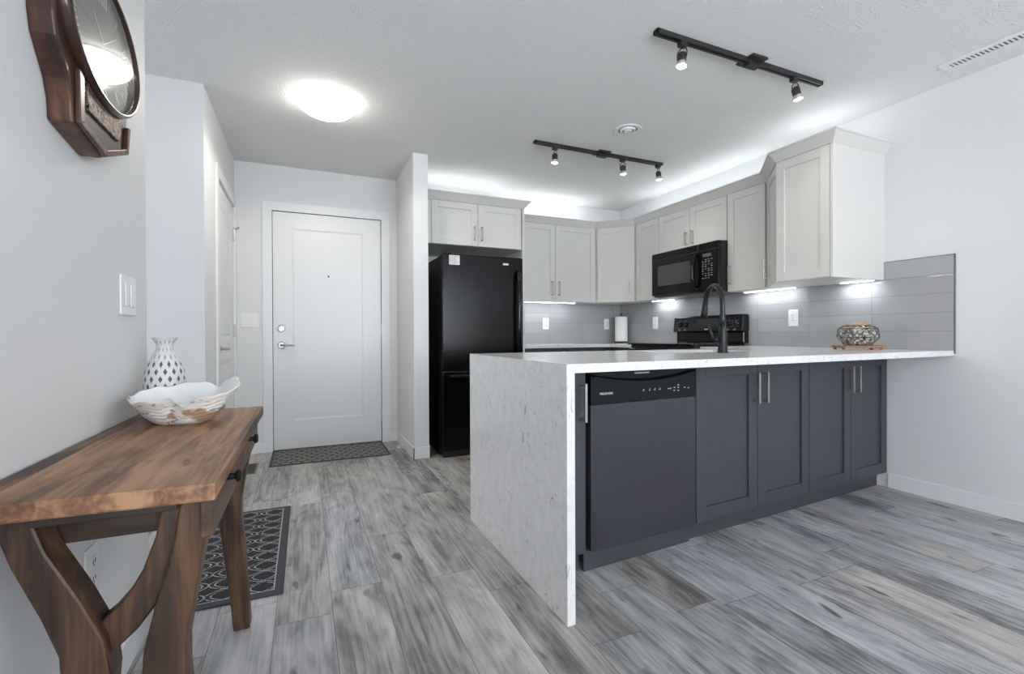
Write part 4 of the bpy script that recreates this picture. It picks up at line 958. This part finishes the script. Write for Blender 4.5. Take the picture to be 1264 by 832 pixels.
lines = n.m('MULTIPLY', n.m('GREATER_THAN', z, 0.172), n.ramp(dmin, [(0.30, (0.8, 0.8, 0.8)), (0.42, (0, 0, 0))]))
fac = n.m('MAXIMUM', n.m('MULTIPLY', hole, lowband), n.m('MULTIPLY', lines, 0.6))
nt.links.new(n.mix(fac, (0.74, 0.735, 0.72), (0.13, 0.13, 0.135)), b.inputs['Base Color']); b.inputs['Roughness'].default_value = 0.5
n.bump(n.m('SUBTRACT', 1.0, hole), 0.8, 0.004, b)
obj('vessel', bm, vm, t, smooth=True)

# ---------------------------------------------------------------- wall clock (faces +x, hangs on x=XL)
KY, KZ = 1.455, 1.700
t = thing('wall_clock', 'dark wooden wall clock with oval glass and carved drop box on the left wall', 'clock', (XL, KY, KZ))
t.rotation_euler = (0, 0, 0)
def rel(P): return [(y-KY, z-KZ) for y, z in P]
outer = [(1.302, 1.446), (1.455, 1.423), (1.617, 1.485), (1.641, 1.600), (1.672, 1.640), (1.692, 1.715), (1.672, 1.800), (1.610, 1.870), (1.520, 1.900), (1.420, 1.900), (1.320, 1.865), (1.250, 1.800), (1.222, 1.720), (1.221, 1.635), (1.232, 1.592), (1.259, 1.557), (1.282, 1.527), (1.297, 1.490)]
bm = bmesh.new(); prism(bm, rel(outer), 0.0, 0.045, 'x'); obj('case', bm, MCLK, t, 0.006, segs=3)
# drop-box opening: raised frame round a dark recess
fr1 = rel([(1.330, 1.462), (1.456, 1.444), (1.598, 1.497), (1.610, 1.560), (1.33, 1.56)])
fr0 = rel([(1.308, 1.450), (1.455, 1.427), (1.613, 1.487), (1.632, 1.566), (1.305, 1.566)])
bm = bmesh.new(); 
for i in range(4):
    a0, a1, b0, b1 = fr0[i], fr0[i+1], fr1[i], fr1[i+1]
    if i == 3: continue
    prism(bm, [a0, a1, b1, b0], 0.045, 0.055, 'x')
prism(bm, [fr0[4], fr0[0], fr1[0], fr1[4]], 0.045, 0.055, 'x')
obj('drop_frame', bm, MCLK, t, 0.002)
bm = bmesh.new(); prism(bm, fr1, 0.0445, 0.0462, 'x'); obj('drop_recess', bm, simple('recess', (0.03, 0.018, 0.014), 0.5), t)
cm, nt, b = new_mat('carved_brass'); n = NB(nt); v, x, y, z = n.obj()
cn = n.noise(v, 120, 3, 0.6, 1.5); nt.links.new(n.ramp(cn, [(0.42, (0.02, 0.012, 0.01)), (0.55, (0.35, 0.25, 0.2))]), b.inputs['Base Color']); b.inputs['Metallic'].default_value = 0.6; b.inputs['Roughness'].default_value = 0.35; n.bump(cn, 1.0, 0.006, b)
bm = bmesh.new(); prism(bm, rel([(1.365, 1.500), (1.55, 1.500), (1.565, 1.53), (1.57, 1.56), (1.35, 1.56), (1.355, 1.53)]), 0.0462, 0.0515, 'x'); obj('carved_panel', bm, cm, t)
def ellipse_ring(bm, prof, seg=72):   # prof: (ay, az, x)
    rings = [[bm.verts.new((x, a*math.sin(2*PI*k/seg), c*math.cos(2*PI*k/seg))) for k in range(seg)] for a, c, x in prof]
    for i in range(len(rings)-1):
        for k in range(seg): bm.faces.new((rings[i][k], rings[i][(k+1) % seg], rings[i+1][(k+1) % seg], rings[i+1][k]))
    return rings
EA, EC = 0.211, 0.139
bm = bmesh.new(); ellipse_ring(bm, [(EA+0.016, EC+0.015, 0.045), (EA+0.017, EC+0.016, 0.055), (EA+0.013, EC+0.012, 0.063), (EA+0.006, EC+0.005, 0.066), (EA, EC, 0.062), (EA-0.002, EC-0.002, 0.050)])
obj('bezel', bm, simple('bezel_dark', (0.055, 0.030, 0.022), 0.2, 0.2), t, smooth=True)
dm, nt, b = new_mat('clock_dial'); n = NB(nt); v, x, y, z = n.obj()
nt.links.new(n.ramp(n.noise(n.vec(0, n.m('MULTIPLY', y, 3.0), n.m('MULTIPLY', z, 90.0)), 1.0, 3), [(0.3, (0.11, 0.09, 0.08)), (0.7, (0.19, 0.165, 0.15))]), b.inputs['Base Color']); b.inputs['Roughness'].default_value = 0.5; b.inputs['Metallic'].default_value = 0.1
bm = bmesh.new(); r_ = ellipse_ring(bm, [(EA-0.001, EC-0.001, 0.047), (EA-0.001, EC-0.001, 0.049)]); bm.faces.new(r_[1]); bm.faces.new(r_[0][::-1])
dial = obj('dial', bm, dm, t)
MNUM = simple('numeral_silver', (0.62, 0.62, 0.60), 0.4, 0.2)
romans = ['XII', 'I', 'II', 'III', 'IIII', 'V', 'VI', 'VII', 'VIII', 'IX', 'X', 'XI']
def bar(bm_, p, q, wd):   # 2D bar from p to q
    p, q = Vector(p), Vector(q); d = (q-p).normalized(); nn = Vector((-d.y, d.x))*wd/2
    prism(bm_, [tuple(p-nn), tuple(q-nn), tuple(q+nn), tuple(p+nn)], 0.049, 0.0502, 'x')
for i, s in enumerate(romans):
    a = math.radians(30*i); bm = bmesh.new()
    wids = {'I': 0.010, 'V': 0.018, 'X': 0.018}; tot = sum(wids[c_] for c_ in s); x = -tot/2; hgt = 0.017
    Q = []
    for c_ in s:
        w1 = wids[c_]
        if c_ == 'I': Q.append(((x+w1/2, -hgt), (x+w1/2, hgt), 0.0026))
        if c_ == 'V': Q.append(((x+0.002, hgt), (x+w1/2, -hgt), 0.003)); Q.append(((x+w1-0.002, hgt), (x+w1/2, -hgt), 0.0016))
        if c_ == 'X': Q.append(((x+0.002, hgt), (x+w1-0.002, -hgt), 0.003)); Q.append(((x+w1-0.002, hgt), (x+0.002, -hgt), 0.0016))
        x += w1
    cyv, czv = 0.170*math.sin(a), 0.108*math.cos(a)
    for p, q, wd in Q:
        rot = lambda P: (cyv+P[0]*1.35*math.cos(a)+P[1]*math.sin(a), czv-P[0]*1.35*math.sin(a)+P[1]*math.cos(a))
        bar(bm, rot(p), rot(q), wd)
    obj('numeral', bm, MNUM, dial)
bm = bmesh.new(); bar(bm, (0, 0), (-0.055, 0.045), 0.004); obj('hour_hand', bm, MNUM, dial)
bm = bmesh.new(); bar(bm, (0, 0), (0.085, 0.060), 0.003); obj('minute_hand', bm, MNUM, dial)
gm2 = gm.copy(); gm2.name = 'clock_glass'; gm2.node_tree.nodes['Fresnel'].inputs[0].default_value = 1.55
bm = bmesh.new(); r_ = ellipse_ring(bm, [(EA, EC, 0.0565), (EA, EC, 0.0595)]); bm.faces.new(r_[1]); bm.faces.new(r_[0][::-1]); obj('glass', bm, gm2, t)

# look-alikes share a group phrase
GR = {'upper_cabinet': 'white upper cabinets', 'base_cabinet': 'charcoal base cabinets', 'wall_outlet': 'white wall outlets', 'light_switch': 'white light switches',
      'under_cabinet_light': 'light bars under the upper cabinets', 'track_light': 'black track lights', 'crown_moulding': 'white crown mouldings', 'countertop': 'white quartz countertops'}
for o in list(C.objects):
    k = o.name.split('.')[0]
    if k in GR and o.parent is None: o['group'] = GR[k]
